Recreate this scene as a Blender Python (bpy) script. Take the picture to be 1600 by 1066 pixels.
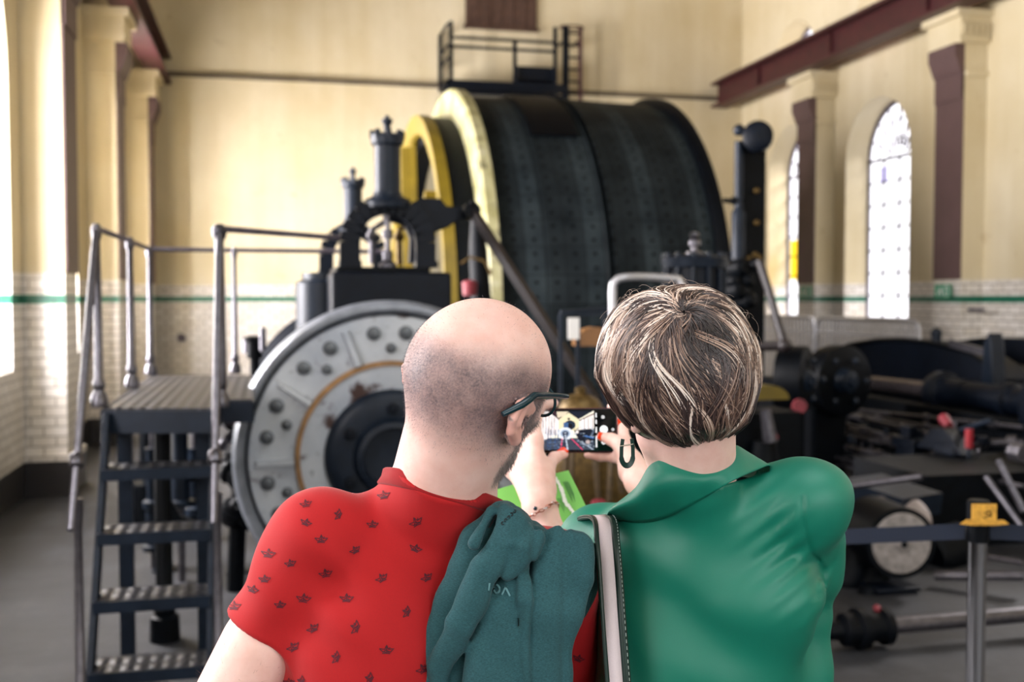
import bpy, math, random
import numpy as np
from mathutils import Vector, Matrix, Quaternion, noise
from mathutils.bvhtree import BVHTree
for _o in list(bpy.data.objects): bpy.data.objects.remove(_o)
SC = bpy.context.scene; COL = SC.collection
PI = math.pi
# ---------------- camera, world, lights, exposure ----------------
F = 1650.0; YAW = math.radians(12.97); PIT = math.atan(66/F); CH = 1.70
cam_d = bpy.data.cameras.new('camera'); cam = bpy.data.objects.new('camera', cam_d); COL.objects.link(cam)
cam.location = (0, 0, CH); cam.rotation_euler = (PI/2-PIT, 0, -YAW)
cam_d.sensor_width = 36; cam_d.lens = 36*F/1600; cam_d.clip_start = .05
cam_d.dof.use_dof = True; cam_d.dof.focus_distance = 1.28; cam_d.dof.aperture_fstop = 4.7
SC.camera = cam
SC.view_settings.view_transform = 'Standard'; SC.view_settings.look = 'None'
SC.view_settings.gamma = 1; SC.view_settings.use_curve_mapping = False
SC.view_settings.exposure = 1.47
wld = bpy.data.worlds.new('daylight'); SC.world = wld; wld.use_nodes = True
bg = wld.node_tree.nodes['Background']; bg.inputs[0].default_value = (.96, .97, 1.0, 1); bg.inputs[1].default_value = 0.9
def area(name, loc, rot, sx, sy, power, col=(1, 1, 1)):
    l = bpy.data.lights.new(name, 'AREA'); l.shape = 'RECTANGLE'; l.size = sx; l.size_y = sy; l.energy = power; l.color = col
    o = bpy.data.objects.new(name, l); COL.objects.link(o); o.location = loc; o.rotation_euler = rot; return o
# daylight coming in through the tall side windows (lamps stand outside the panes)
area('daylight_left', (-2.75, 7.8, 2.9), (0, -PI/2, 0), 3.4, 1.9, 420, (1, .985, .99))
area('daylight_left', (-2.75, 11.6, 2.9), (0, -PI/2, 0), 3.4, 1.7, 520, (1, .985, .99))
area('daylight_left', (-2.75, 15.0, 2.9), (0, -PI/2, 0), 3.4, 1.7, 520, (1, .985, .99))
area('daylight_left', (-2.75, 2.6, 3.0), (0, -PI/2, 0), 3.4, 1.9, 110, (1, .985, .99))
area('daylight_left', (-2.75, -1.4, 3.0), (0, -PI/2, 0), 3.4, 1.9, 60, (1, .985, .99))
area('daylight_rear', (3.2, -4.3, 3.3), (-PI/2, 0, PI), 5.0, 3.2, 34, (.97, .98, 1))
area('overhead_fill', (2.6, .2, 8.9), (0, 0, 0), 5.5, 4.5, 120, (.96, .98, 1))  # added fill lamp lighting the visitors from above; the ceiling has no opening
area('sky_right', (14.5, 14.0, 9.5), (0, math.radians(48), 0), 5, 6, 2600, (1, .98, .97))
SC.cycles.use_denoising = True
SC.cycles.max_bounces = 6; SC.cycles.diffuse_bounces = 4; SC.cycles.transparent_max_bounces = 12
SC.cycles.sample_clamp_indirect = 6

# ---------------- geometry of the view: where a sight line meets a real plane ----------------
cy, sy = math.cos(YAW), math.sin(YAW); cp, sp = math.cos(PIT), math.sin(PIT)
def ray(px, py):
    u = (px-800)/F; v = (533-py)/F
    l = (u, cp+v*sp, v*cp-sp)
    return Vector((l[0]*cy+l[1]*sy, -l[0]*sy+l[1]*cy, l[2])), l[1]
def W(px, py, d=None, X=None, Y=None, Z=None):
    r, f = ray(px, py)
    if d is not None: t = d/f
    elif X is not None: t = X/r.x
    elif Y is not None: t = Y/r.y
    else: t = (Z-CH)/r.z
    return Vector((0, 0, CH)) + r*t
RIGHT = Vector((cy, -sy, 0)); FWD = Vector((sy, cy, 0)); UP = Vector((0, 0, 1))

# ---------------- materials ----------------
def srgb(h):
    h = h.lstrip('#'); c = [int(h[i:i+2], 16)/255 for i in (0, 2, 4)]
    return tuple((x/12.92 if x <= .04045 else ((x+.055)/1.055)**2.4) for x in c)+(1,)
class NT:
    def __init__(s, name):
        s.m = bpy.data.materials.new(name); s.m.use_nodes = True; s.t = s.m.node_tree; s.b = s.t.nodes['Principled BSDF']
    def n(s, typ, **kw):
        nd = s.t.nodes.new(typ)
        for k, v in kw.items():
            if k[0] == '_': setattr(nd, k[1:], v)
            else:
                key = int(k[1:]) if k[0] == 'i' and k[1:].isdigit() else k
                s.put(nd.inputs[key], v)
        return nd
    def put(s, inp, v):
        if isinstance(v, bpy.types.NodeSocket): s.t.links.new(v, inp)
        else: inp.default_value = v
    def set(s, **kw):
        for k, v in kw.items(): s.put(s.b.inputs[k.replace('_', ' ')], v)
    def math(s, op, a, b=0, c=0):
        nd = s.n('ShaderNodeMath', _operation=op); s.put(nd.inputs[0], a); s.put(nd.inputs[1], b); s.put(nd.inputs[2], c); return nd.outputs[0]
    def mix(s, f, a, b, mode='MIX'):
        nd = s.n('ShaderNodeMix', _data_type='RGBA', _blend_type=mode); s.put(nd.inputs[0], f); s.put(nd.inputs[6], a); s.put(nd.inputs[7], b); return nd.outputs[2]
    def ramp(s, f, stops):
        nd = s.n('ShaderNodeValToRGB'); s.put(nd.inputs[0], f); e = nd.color_ramp.elements
        while len(e) > 1: e.remove(e[-1])
        e[0].position = stops[0][0]; e[0].color = stops[0][1]
        for p, c in stops[1:]: q = e.new(p); q.color = c
        return nd.outputs[0]
    def noise(s, scale, detail=3, rough=.5, vec=None, dist=0):
        nd = s.n('ShaderNodeTexNoise'); s.put(nd.inputs['Scale'], scale); s.put(nd.inputs['Detail'], detail); s.put(nd.inputs['Roughness'], rough); s.put(nd.inputs['Distortion'], dist)
        if vec is not None: s.put(nd.inputs['Vector'], vec)
        return nd.outputs[0]
    def obj(s):
        return s.n('ShaderNodeTexCoord').outputs['Object']
    def pos(s): return s.n('ShaderNodeNewGeometry').outputs['Position']
    def xyz(s, v):
        nd = s.n('ShaderNodeSeparateXYZ'); s.put(nd.inputs[0], v); return nd.outputs
    def vec(s, x, y, z):
        nd = s.n('ShaderNodeCombineXYZ'); s.put(nd.inputs[0], x); s.put(nd.inputs[1], y); s.put(nd.inputs[2], z); return nd.outputs[0]
    def vmul(s, v, k):
        nd = s.n('ShaderNodeVectorMath', _operation='MULTIPLY'); s.put(nd.inputs[0], v); nd.inputs[1].default_value = k; return nd.outputs[0]
    def bump(s, h, strength=.3, dist=.01):
        nd = s.n('ShaderNodeBump'); s.put(nd.inputs['Height'], h); nd.inputs['Strength'].default_value = strength; nd.inputs['Distance'].default_value = dist
        s.put(s.b.inputs['Normal'], nd.outputs[0])
def BW(v): return (v, v, v, 1)
def plain(name, col, rough=.5, metal=0, var=.25, scale=9, bump=.0, spec=None):
    t = NT(name); c = srgb(col) if isinstance(col, str) else col
    n = t.noise(scale, 5, .6, t.obj())
    dk = tuple(x*(1-var) for x in c[:3])+(1,); lt = tuple(min(1, x*(1+var)) for x in c[:3])+(1,)
    t.set(Base_Color=t.ramp(n, [(.3, dk), (.7, lt)]), Roughness=rough, Metallic=metal)
    if spec is not None: t.set(Specular_IOR_Level=spec)
    if bump: t.bump(t.noise(scale*8, 4, .6, t.obj()), bump)
    return t.m
# ---------------- mesh builder: everything in world coordinates ----------------
def frame(ax):
    ax = Vector(ax).normalized(); h = Vector((0, 0, 1)) if abs(ax.z) < .95 else Vector((1, 0, 0))
    a = ax.cross(h).normalized(); b = ax.cross(a); return a, b, ax
class MB:
    def __init__(s): s.v = []; s.f = []; s.mi = []; s.k = 0
    def add(s, vs, fs):
        o = len(s.v); s.v += [tuple(x) for x in vs]; s.f += [tuple(i+o for i in f) for f in fs]; s.mi += [s.k]*len(fs); return s
    def box(s, a, b, R=None, c=None):
        x0, y0, z0 = a; x1, y1, z1 = b
        vs = [Vector(p) for p in ((x0,y0,z0),(x1,y0,z0),(x1,y1,z0),(x0,y1,z0),(x0,y0,z1),(x1,y0,z1),(x1,y1,z1),(x0,y1,z1))]
        if R is not None:
            c = Vector(c) if c is not None else Vector(((x0+x1)/2, (y0+y1)/2, (z0+z1)/2)); vs = [R@(p-c)+c for p in vs]
        return s.add(vs, [(0,3,2,1),(4,5,6,7),(0,1,5,4),(1,2,6,5),(2,3,7,6),(3,0,4,7)])
    def bar(s, p, q, w, h=None, up=(0, 0, 1)):
        p, q = Vector(p), Vector(q); h = h or w; ax = (q-p).normalized(); up = Vector(up)
        a = ax.cross(up)
        if a.length < 1e-3: a = ax.cross(Vector((1, 0, 0)))
        a.normalize(); b = a.cross(ax); a = a*w/2; b = b*h/2
        vs = [p-a-b, p+a-b, p+a+b, p-a+b, q-a-b, q+a-b, q+a+b, q-a+b]
        return s.add(vs, [(0,3,2,1),(4,5,6,7),(0,1,5,4),(1,2,6,5),(2,3,7,6),(3,0,4,7)][::1])
    def lathe(s, prof, org=(0, 0, 0), ax=(0, 0, 1), n=24, arc=None, closed=False):
        a, b, c = frame(ax); org = Vector(org); m = len(prof); vs = []; full = arc is None
        A0, A1 = (0, 2*PI) if full else arc
        nn = n if full else n+1
        for i in range(nn):
            t = A0+(A1-A0)*i/n; d = a*math.cos(t)+b*math.sin(t)
            for (h, r) in prof: vs.append(org+c*h+d*r)
        fs = []
        for i in range(n):
            j = (i+1) % nn
            for k in range(m-1+(1 if closed else 0)):
                l = (k+1) % m; fs.append((i*m+k, i*m+l, j*m+l, j*m+k))
        if full and not closed:
            if prof[0][1] > 1e-6: fs.append(tuple(i*m for i in range(n)))
            if prof[-1][1] > 1e-6: fs.append(tuple(i*m+m-1 for i in range(n))[::-1])
        elif not full and closed:
            fs.append(tuple(range(m))); fs.append(tuple((nn-1)*m+k for k in range(m))[::-1])
        return s.add(vs, fs)
    def cyl(s, p, q, r, r2=None, n=16):
        p, q = Vector(p), Vector(q); L = (q-p).length
        return s.lathe([(0, r), (L, r if r2 is None else r2)], p, q-p, n)
    def ball(s, c, r, n=14, sc=(1, 1, 1)):
        m = n//2; vs = []; fs = []
        for i in range(m+1):
            th = PI*i/m
            for j in range(n):
                ph = 2*PI*j/n; vs.append((c[0]+r*sc[0]*math.sin(th)*math.cos(ph), c[1]+r*sc[1]*math.sin(th)*math.sin(ph), c[2]+r*sc[2]*math.cos(th)))
        for i in range(m):
            for j in range(n): fs.append((i*n+j, (i+1)*n+j, (i+1)*n+(j+1) % n, i*n+(j+1) % n))
        return s.add(vs, fs)
    def tube(s, pts, r, n=8, closed=False):
        pts = [Vector(p) for p in pts]; m = len(pts); rs = r if hasattr(r, '__len__') else [r]*m
        vs = []; pa = None
        for i, p in enumerate(pts):
            if closed: t = pts[(i+1) % m]-pts[i-1]
            else: t = pts[min(i+1, m-1)]-pts[max(i-1, 0)]
            t.normalize()
            if pa is None: pa = frame(t)[0]
            a = (pa-t*pa.dot(t))
            a = a.normalized() if a.length > 1e-6 else frame(t)[0]
            pa = a; b = t.cross(a)
            for j in range(n):
                w = 2*PI*j/n; vs.append(p+(a*math.cos(w)+b*math.sin(w))*rs[i])
        fs = []
        for i in range(m if closed else m-1):
            k = (i+1) % m
            for j in range(n): fs.append((i*n+j, i*n+(j+1) % n, k*n+(j+1) % n, k*n+j))
        if not closed: fs.append(tuple(range(n))[::-1]); fs.append(tuple((m-1)*n+j for j in range(n)))
        return s.add(vs, fs)
    def prism(s, poly, O, U, V, T):
        """2D polygon in plane O+U*x+V*y, extruded by vector T"""
        O, U, V, T = map(Vector, (O, U, V, T)); n = len(poly)
        vs = [O+U*x+V*y for x, y in poly]; vs += [p+T for p in vs]
        return s.add(vs, [tuple(range(n))[::-1], tuple(range(n, 2*n))]+[(i, (i+1) % n, n+(i+1) % n, n+i) for i in range(n)])
    def build(s, name, mats, root=None, bev=0, angle=40, smooth=True, parent=None):
        me = bpy.data.meshes.new(name)
        par = parent or root
        off = Vector(world_loc(par)) if par else Vector((0, 0, 0))
        o = bpy.data.objects.new(name, me); COL.objects.link(o)
        if par: o.parent = par
        elif s.v:
            a = np.array(s.v); off = Vector(((a[:, 0].min()+a[:, 0].max())/2, (a[:, 1].min()+a[:, 1].max())/2, a[:, 2].min())); o.location = off
        me.from_pydata([(x-off.x, y-off.y, z-off.z) for x, y, z in s.v], [], s.f)
        mats = mats if isinstance(mats, (list, tuple)) else [mats]
        for m in mats: me.materials.append(m)
        if len(mats) > 1: me.polygons.foreach_set('material_index', s.mi)
        import bmesh
        bm = bmesh.new(); bm.from_mesh(me); bmesh.ops.recalc_face_normals(bm, faces=bm.faces); bm.to_mesh(me); bm.free()
        if smooth:
            me.polygons.foreach_set('use_smooth', [True]*len(me.polygons)); me.set_sharp_from_angle(angle=math.radians(angle))
        me.update()
        if bev:
            md = o.modifiers.new('bevel', 'BEVEL'); md.width = bev; md.segments = 2; md.limit_method = 'ANGLE'; md.angle_limit = math.radians(50)
        return o
def world_loc(o):
    v = Vector(o.location)
    while o.parent: o = o.parent; v += Vector(o.location)
    return v
def tag(o, label=None, cat=None, group=None, kind=None):
    if label: o['label'] = label
    if cat: o['category'] = cat
    if group: o['group'] = group
    if kind: o['kind'] = kind
    return o
def empty(name, loc, label=None, cat=None, group=None):
    o = bpy.data.objects.new(name, None); COL.objects.link(o); o.location = loc; o.empty_display_size = .1
    return tag(o, label, cat, group)
def struct(o): o['kind'] = 'structure'; return o
def copy_tree(o, parent=None):
    c = o.copy(); COL.objects.link(c); c.parent = parent
    for ch in [x for x in bpy.data.objects if x.parent == o]: copy_tree(ch, c)
    return c
def lerp(a, b, t): return a+(b-a)*t
def catmull(P, n=8):
    P = [Vector(p) for p in P]; out = []
    for i in range(len(P)-1):
        p0 = P[max(i-1, 0)]; p1 = P[i]; p2 = P[i+1]; p3 = P[min(i+2, len(P)-1)]
        for k in range(n):
            t = k/n; out.append(.5*((2*p1)+(p2-p0)*t+(2*p0-5*p1+4*p2-p3)*t*t+(3*p1-p0-3*p2+p3)*t**3))
    out.append(P[-1]); return out
# ================= materials of the hall =================
def mat_wall():
    t = NT('cream_wall_tile_dado'); P = t.pos(); x, y, z = t.xyz(P)
    nrm = t.xyz(t.n('ShaderNodeNewGeometry').outputs['Normal'])
    side = t.math('GREATER_THAN', t.math('ABSOLUTE', nrm[0]), .6)
    u = t.math('ADD', t.math('MULTIPLY', x, t.math('SUBTRACT', 1, side)), t.math('MULTIPLY', y, side))
    # plaster
    big = t.noise(.7, 5, .6, P)
    streak = t.noise(1.0, 4, .6, t.vec(t.math('MULTIPLY', u, 3.0), t.math('MULTIPLY', z, .25), 0))
    c = t.ramp(t.math('ADD', t.math('MULTIPLY', big, .6), t.math('MULTIPLY', streak, .4)), [(.32, srgb('#c0b08a')), (.52, srgb('#cdc0a0')), (.72, srgb('#d9ceb2'))])
    spots = t.ramp(t.noise(3.5, 6, .65, P), [(.27, srgb('#a8884a')), (.36, BW(1))])
    c = t.mix(.35, c, t.mix(1, c, spots, 'MULTIPLY'))
    # glazed brick
    bv = t.vec(u, z, 0)
    br = t.n('ShaderNodeTexBrick', Vector=bv); br.inputs['Scale'].default_value = 1; br.inputs['Brick Width'].default_value = .2; br.inputs['Row Height'].default_value = .085
    br.inputs['Mortar Size'].default_value = .006; br.inputs['Color1'].default_value = srgb('#ded9d2'); br.inputs['Color2'].default_value = srgb('#cfc8bd'); br.inputs['Mortar'].default_value = srgb('#8b8378')
    tile = br.outputs['Color']
    band = t.math('MULTIPLY', t.math('GREATER_THAN', z, 1.655), t.math('LESS_THAN', z, 1.735))
    tile = t.mix(band, tile, t.mix(br.outputs['Fac'], srgb('#0f6b52'), srgb('#0a3a2e')))
    skirt = t.math('LESS_THAN', z, .30)
    tile = t.mix(skirt, tile, srgb('#2c2a2b'))
    dado = t.math('LESS_THAN', z, 1.92)
    t.set(Base_Color=t.mix(dado, c, tile), Roughness=t.math('SUBTRACT', .85, t.math('MULTIPLY', dado, .5)))
    h = t.math('ADD', t.math('MULTIPLY', t.math('MULTIPLY', br.outputs['Fac'], dado), -1.0), t.math('MULTIPLY', t.noise(14, 4, .6, P), .25))
    t.bump(h, .25, .006)
    return t.m
def mat_floor():
    t = NT('worn_stone_floor'); P = t.pos()
    v = t.n('ShaderNodeTexBrick', Vector=P); v.inputs['Scale'].default_value = 1; v.inputs['Brick Width'].default_value = .9; v.inputs['Row Height'].default_value = .6; v.inputs['Mortar Size'].default_value = .006
    v.inputs['Color1'].default_value = BW(.9); v.inputs['Color2'].default_value = BW(.7); v.inputs['Mortar'].default_value = BW(.35)
    n = t.noise(2.2, 7, .65, P)
    c = t.ramp(n, [(.3, srgb('#1d1e21')), (.5, srgb('#2b2c30')), (.72, srgb('#404247'))])
    t.set(Base_Color=t.mix(.55, c, t.mix(1, c, v.outputs['Color'], 'MULTIPLY')), Roughness=.62); t.bump(t.noise(30, 4, .6, P), .15); return t.m
def mat_purple():
    return plain('mauve_paint', '#56403f', .6, var=.12, scale=3)
def mat_rust():
    return plain('oxide_red_steel', '#3a1215', .5, var=.35, scale=6, bump=.1)
M = {}
M['wall'] = mat_wall(); M['floor'] = mat_floor(); M['purple'] = mat_purple(); M['rust'] = mat_rust()
M['ceil'] = plain('ceiling_boards', '#5a4c3a', .8); M['iron'] = plain('glazing_iron', '#5a5460', .7)
M['navy'] = plain('navy_black_machine_paint', '#060c16', .45, var=.35, scale=12, bump=.06, spec=.16)
M['black'] = plain('greasy_black_iron', '#03060b', .5, var=.5, scale=14, bump=.1, spec=.12)
M['bluegrey'] = plain('blue_grey_paint', '#131c28', .42, var=.25, scale=14, bump=.05, spec=.25)
M['steel'] = plain('brushed_steel', '#66646a', .32, .95, .2, 30, .03)
M['dsteel'] = plain('dull_steel', '#5c5a60', .38, .8, .3, 25, .05)
M['chrome'] = plain('chrome', '#d8d8dc', .07, 1, .03)
M['red'] = plain('red_paint', '#8a1a24', .4)
M['pinkred'] = plain('faded_red_paint', '#7a2630', .5)
M['brass'] = plain('old_brass', '#5e4a25', .42, .55, .45, 40, .1)
M['brown'] = plain('brown_painted_rod', '#1d1516', .5, var=.35)
M['yellow'] = plain('yellow_wheel_paint', '#6b5a14', .42, var=.25, scale=4)
M['wood'] = plain('varnished_wood', '#96683a', .45, var=.3, scale=6)
M['galv'] = plain('galvanised_steel', '#b9b9bd', .35, .6, .08)
M['white'] = plain('white_paint', '#dcdad6', .45, var=.06)
M['concrete'] = plain('concrete', '#77736f', .8, var=.2)
def mat_pane(name, col, gloss=.06):
    t = NT(name); tr = t.n('ShaderNodeBsdfTransparent'); tr.inputs[0].default_value = col
    gl = t.n('ShaderNodeBsdfGlossy'); gl.inputs['Roughness'].default_value = .15
    mx = t.n('ShaderNodeMixShader'); mx.inputs[0].default_value = gloss
    t.t.links.new(tr.outputs[0], mx.inputs[1]); t.t.links.new(gl.outputs[0], mx.inputs[2])
    t.t.links.new(mx.outputs[0], t.t.nodes['Material Output'].inputs[0]); return t.m
M['pane'] = mat_pane('frosted_window_pane', (1, .97, .985, 1)); M['pane_y'] = mat_pane('amber_window_pane', (.98, .78, .12, 1)); M['pane_b'] = mat_pane('bluish_window_pane', (.72, .70, .86, 1))

# ================= shell =================
XL, XR, YB, ZT = -2.05, 8.25, 17.6, 9.0; YF = -3.5
b = MB(); b.add([(XL-.5, YF, 0), (XR+.5, YF, 0), (XR+.5, YB+.3, 0), (XL-.5, YB+.3, 0), (XL-.5, YF, -.2), (XR+.5, YF, -.2), (XR+.5, YB+.3, -.2), (XL-.5, YB+.3, -.2)], [(0,1,2,3),(4,7,6,5),(0,4,5,1),(1,5,6,2),(2,6,7,3),(3,7,4,0)])
struct(b.build('floor', M['floor']))
b = MB(); b.box((XL-.5, YF, ZT), (XR+.5, YB+.3, ZT+.2)); struct(b.build('ceiling', M['ceil']))

def side_wall(name, X, out, wins, ups, depth=.38):
    """out=+1: glass lies at X+depth. wins: (y0,y1,z0,ztop) arched openings of the lower band, ups of the upper band"""
    b = MB()
    def band(zb, zt, ops):
        y = YF
        def quad(ya, za, yb, zb_): b.add([(X, ya, za), (X, yb, za), (X, yb, zb_), (X, ya, zb_)], [(0, 1, 2, 3)])
        for (y0, y1, z0, z1) in sorted(ops):
            quad(y, zb, y0, zt); quad(y0, zb, y1, z0)
            r = (y1-y0)/2; yc = (y0+y1)/2; zs = z1-r; N = 24
            pts = [(yc-r*math.cos(PI*i/N), zs+r*math.sin(PI*i/N)) for i in range(N+1)]
            vs = []; fs = []
            for i, (py, pz) in enumerate(pts):
                vs += [(X, py, pz), (X, py, zt)]
                if i: fs.append((2*i-2, 2*i, 2*i+1, 2*i-1))
            b.add(vs, fs)
            loop = [(y0, z0)]+pts+[(y1, z0)]
            vs = []; fs = []; n = len(loop); D = X+out*depth
            for (py, pz) in loop:
                vs += [(X, py, pz), (D, yc+(py-yc)*.97, pz)]
            for i in range(n): j = (i+1) % n; fs.append((2*i, 2*j, 2*j+1, 2*i+1))
            b.add(vs, fs)
            y = y1
        quad(y, zb, YB, zt)
    band(0, 4.95, wins); band(4.95, ZT, ups)
    b2 = b.build(name, M['wall'], angle=30); struct(b2); return b2
winsR = [(12.46, 14.05, 1.42, 4.5), (14.98, 16.5, 1.42, 4.5), (7.3, 8.9, 1.42, 4.5)]
upsR = [(12.6, 13.9, 5.2, 6.15), (14.98, 16.35, 5.2, 6.15), (7.4, 8.8, 5.2, 6.15)]
winsL = [(6.5, 9.35, 1.1, 4.9), (10.75, 12.45, 1.1, 4.6), (14.1, 15.8, 1.1, 4.6), (1.4, 3.8, 1.1, 4.6), (-2.6, -.2, 1.1, 4.6)]
side_wall('wall_right', XR, 1, winsR, upsR); side_wall('wall_left', XL, -1, winsL, [], .5)
b = MB(); b.box((XL-.5, YF-.3, 0), (.5, YF, ZT)); b.box((6.0, YF-.3, 0), (XR+.5, YF, ZT)); b.box((.5, YF-.3, 0), (6.0, YF, 1.5)); b.box((.5, YF-.3, 5.0), (6.0, YF, ZT))
struct(b.build('wall_front', M['wall']))
# end wall with a shallow stepped ledge at crane height
b = MB(); b.box((XL-.5, YB, 0), (XR+.5, YB+.3, ZT)); b.box((XL, YB-.05, 0), (XR, YB, 5.22)); 
struct(b.build('wall_back', M['wall']))
b = MB(); b.box((XL, YB-.09, 5.20), (XR, YB-.0, 5.27)); struct(b.build('trim_1', plain('sooty_ledge', '#5b5040', .9)))
# windows: iron glazing bars and panes
wn = 0
def window(X, y0, y1, z0, z1, amber=False, cols=4, rows=9):
    global wn; wn += 1
    r = (y1-y0)/2; yc = (y0+y1)/2; zs = z1-r; root = empty('window_%d' % wn, (X, yc, z0)); struct(root)
    fr = MB(); N = 20; t = .026
    loop = [(y0, z0)]+[(yc-r*math.cos(PI*i/N), zs+r*math.sin(PI*i/N)) for i in range(N+1)]+[(y1, z0)]
    fr.tube([(X, a, c) for a, c in loop], .03, 6, True)
    for i in range(1, cols): yy = lerp(y0, y1, i/cols); fr.bar((X, yy, z0), (X, yy, zs), t)
    nr = max(1, round((zs-z0)/.34))
    for i in range(1, nr+1): zz = lerp(z0, zs, i/nr); fr.bar((X, y0, zz), (X, y1, zz), t if i < nr else t*1.6)
    if zs > z0+.2 or True:
        for i in range(1, 8): a = PI*i/8; fr.bar((X, yc+.2*r*math.cos(a), zs+.2*r*math.sin(a)), (X, yc+r*math.cos(a), zs+r*math.sin(a)), t)
        for q in (.35, .68): fr.tube([(X, yc+q*r*math.cos(PI*i/16), zs+q*r*math.sin(PI*i/16)) for i in range(17)], t/2, 4)
    fo = fr.build('glazing_bars', M['iron'], root)
    p = MB(); xx = X+.005
    p.add([(xx, a, c) for a, c in loop], [tuple(range(len(loop)))])
    p.build('pane', M['pane'], root, smooth=False)
    if amber is not False:
        q = MB(); ya, yb_, za, zb_, k = amber; q.box((X-.03, ya, za), (X-.02, yb_, zb_)); q.build('amber_pane' if k else 'blue_pane', M['pane_y'] if k else M['pane_b'], root)
for i, (y0, y1, z0, z1) in enumerate(winsR):
    am = (False, False, False)[i]
    if i == 1:
        a = W(1237, 376, X=XR+.36); c = W(1252, 437, X=XR+.36); am = (c.y, a.y, c.z, a.z, True)
    if i == 0:
        a = W(1376, 262, X=XR+.36); c = W(1389, 285, X=XR+.36); am = (c.y, a.y, c.z, a.z, False)
    window(XR+.37, y0+.02, y1-.02, z0, z1-.03, am)
for (y0, y1, z0, z1) in upsR: window(XR+.37, y0+.02, y1-.02, z0, z1-.03)
for (y0, y1, z0, z1) in winsL: window(XL-.49, y0+.04, y1-.04, z0, z1-.05)
# pilasters
tn = 1
def pilaster(xw, sgn, y0, y1, prot=.3):
    """sgn=+1 projects toward +X (left wall)"""
    global tn; tn += 1
    root = empty('trim_%d' % tn, (xw, (y0+y1)/2, 0)); struct(root); xf = xw+sgn*prot
    def bx(b, x0, x1, ya, yb_, za, zb_): b.box((min(x0, x1), ya, za), (max(x0, x1), yb_, zb_))
    b = MB(); bx(b, xw, xf, y0, y1, 0, 4.9)
    bx(b, xw, xf+sgn*.05, y0-.05, y1+.05, 0, .35); b.build('shaft', M['wall'], root)
    b = MB(); bx(b, xf, xf+sgn*.02, y0-.0, y1, 1.93, 4.35); bx(b, xf, xf+sgn*.035, y0, y1, 4.05, 4.35)
    # corbel under the capital: stepped profile
    b.prism([(0, 0), (.05, 0), (.13, .2), (.13, .33), (0, .33)], (xf, y0, 4.35), (sgn, 0, 0), (0, 0, 1), (0, y1-y0, 0))
    b.build('painted_face', M['purple'], root)
    b = MB(); bx(b, xw, xf-sgn*.005, y0-.04, y1-.1, 4.30, 4.36)
    bx(b, xw, xf+sgn*.10, y0-.06, y1+.06, 4.68, 4.98); 
    for k in range(4): bx(b, xw+sgn*.02, xf+sgn*.12, y0-.08, y0-.05, 4.72+.0, 4.76) if k == 0 else None
    b.box((min(xw, xf+sgn*.16), y0-.1, 4.98), (max(xw, xf+sgn*.16), y1+.1, 5.06))
    for k in range(5):
        xx = xw+sgn*(.04+k*.075); bx(b, xx, xx+sgn*.045, y0-.085, y0-.05, 4.78, 4.90)
    b.build('capital', M['wall'], root)
for y in (9.75, 13.1, 16.5): pilaster(XL, 1, y, y+.6, .34)
for y in (10.95, 14.38): pilaster(XR, -1, y, y+.52, .3)
pilaster(XR, -1, 7.0-.9, 7.0-.38, .3)
# painted purple faces on the capital's front for the right wall
# crane rails on both sides
def crane_beam(x0, x1, y0, y1, lab):
    root = empty('crane_beam', ((x0+x1)/2, (y0+y1)/2, 5.06), lab, 'beam', 'crane rails along the two side walls')
    b = MB(); xc = (x0+x1)/2
    b.box((x0, y0, 5.06), (x1, y1, 5.10)); b.box((x0, y0, 5.45), (x1, y1, 5.49)); b.box((xc-.012, y0, 5.10), (xc+.012, y1, 5.45))
    y = y0+.4
    while y < y1: b.box((xc-.06, y, 5.10), (xc+.06, y+.015, 5.45)); y += 2.24
    b.build('girder', M['rust'], root)
    b = MB(); b.box((xc-.035, y0, 5.49), (xc+.035, y1, 5.56)); b.build('rail', M['dsteel'], root)
crane_beam(7.62, 7.92, 2.0, 17.5, 'long oxide red steel crane girder carried on the capitals below the clerestory windows of the right wall')
crane_beam(-1.75, -1.45, 2.0, 17.5, 'oxide red crane girder at the top left corner above the left wall')
# walkway plinth along the right wall
b = MB(); b.box((7.0, 2.0, 0), (XR, YB-.05, .34)); struct(b.build('trim_9', M['concrete']))
# bricked opening and ledge on the back wall
a = W(727, -60, Y=YB-.02); c = W(838, 46, Y=YB-.02)
b = MB(); b.box((a.x, YB-.06, c.z), (c.x, YB+.0, a.z)); b.box((a.x-.03, YB-.09, c.z-.05), (c.x+.03, YB, c.z))
for k in range(1, 6):
    xx = lerp(a.x, c.x, k/6); b.box((xx-.01, YB-.075, c.z), (xx+.01, YB-.05, a.z))
tag(b.build('wall_hatch', plain('rusty_brown_shutter', '#4b3428', .7, var=.3)), 'brown boarded hatch high on the end wall above the balcony', 'hatch')
# green exit signs
def exit_sign(px, py, w, h, X, lab):
    a = W(px, py, X=X); root = empty('exit_sign', a-Vector((.01, 0, h/2)), lab, 'sign', 'green escape signs')
    b = MB(); b.box((a.x-.015, a.y-w/2, a.z-h/2), (a.x, a.y+w/2, a.z+h/2)); b.build('plate', plain('sign_green', '#0d8a62', .4), root)
    b = MB(); x = a.x-.018; e = lambda y0, y1, z0, z1: b.box((x, a.y+y0*w, a.z+z0*h), (x+.004, a.y+y1*w, a.z+z1*h))
    e(-.42, -.12, -.38, -.3); e(-.42, -.12, .3, .38); e(-.42, -.36, -.38, .38); e(-.18, -.12, -.38, .38)      # doorway
    e(.12, .2, .16, .3); e(.08, .24, -.1, .14); e(.02, .1, -.34, -.08); e(.22, .32, -.34, -.1); e(-.04, .1, .02, .08)   # running figure
    b.build('pictogram', M['white'], root)
exit_sign(1474, 455, .3, .16, 7.9, 'green exit sign below the nearer mauve pilaster on the right wall')
exit_sign(1259, 456, .3, .16, 7.9, 'green exit sign beside the far arched window of the right wall')
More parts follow.
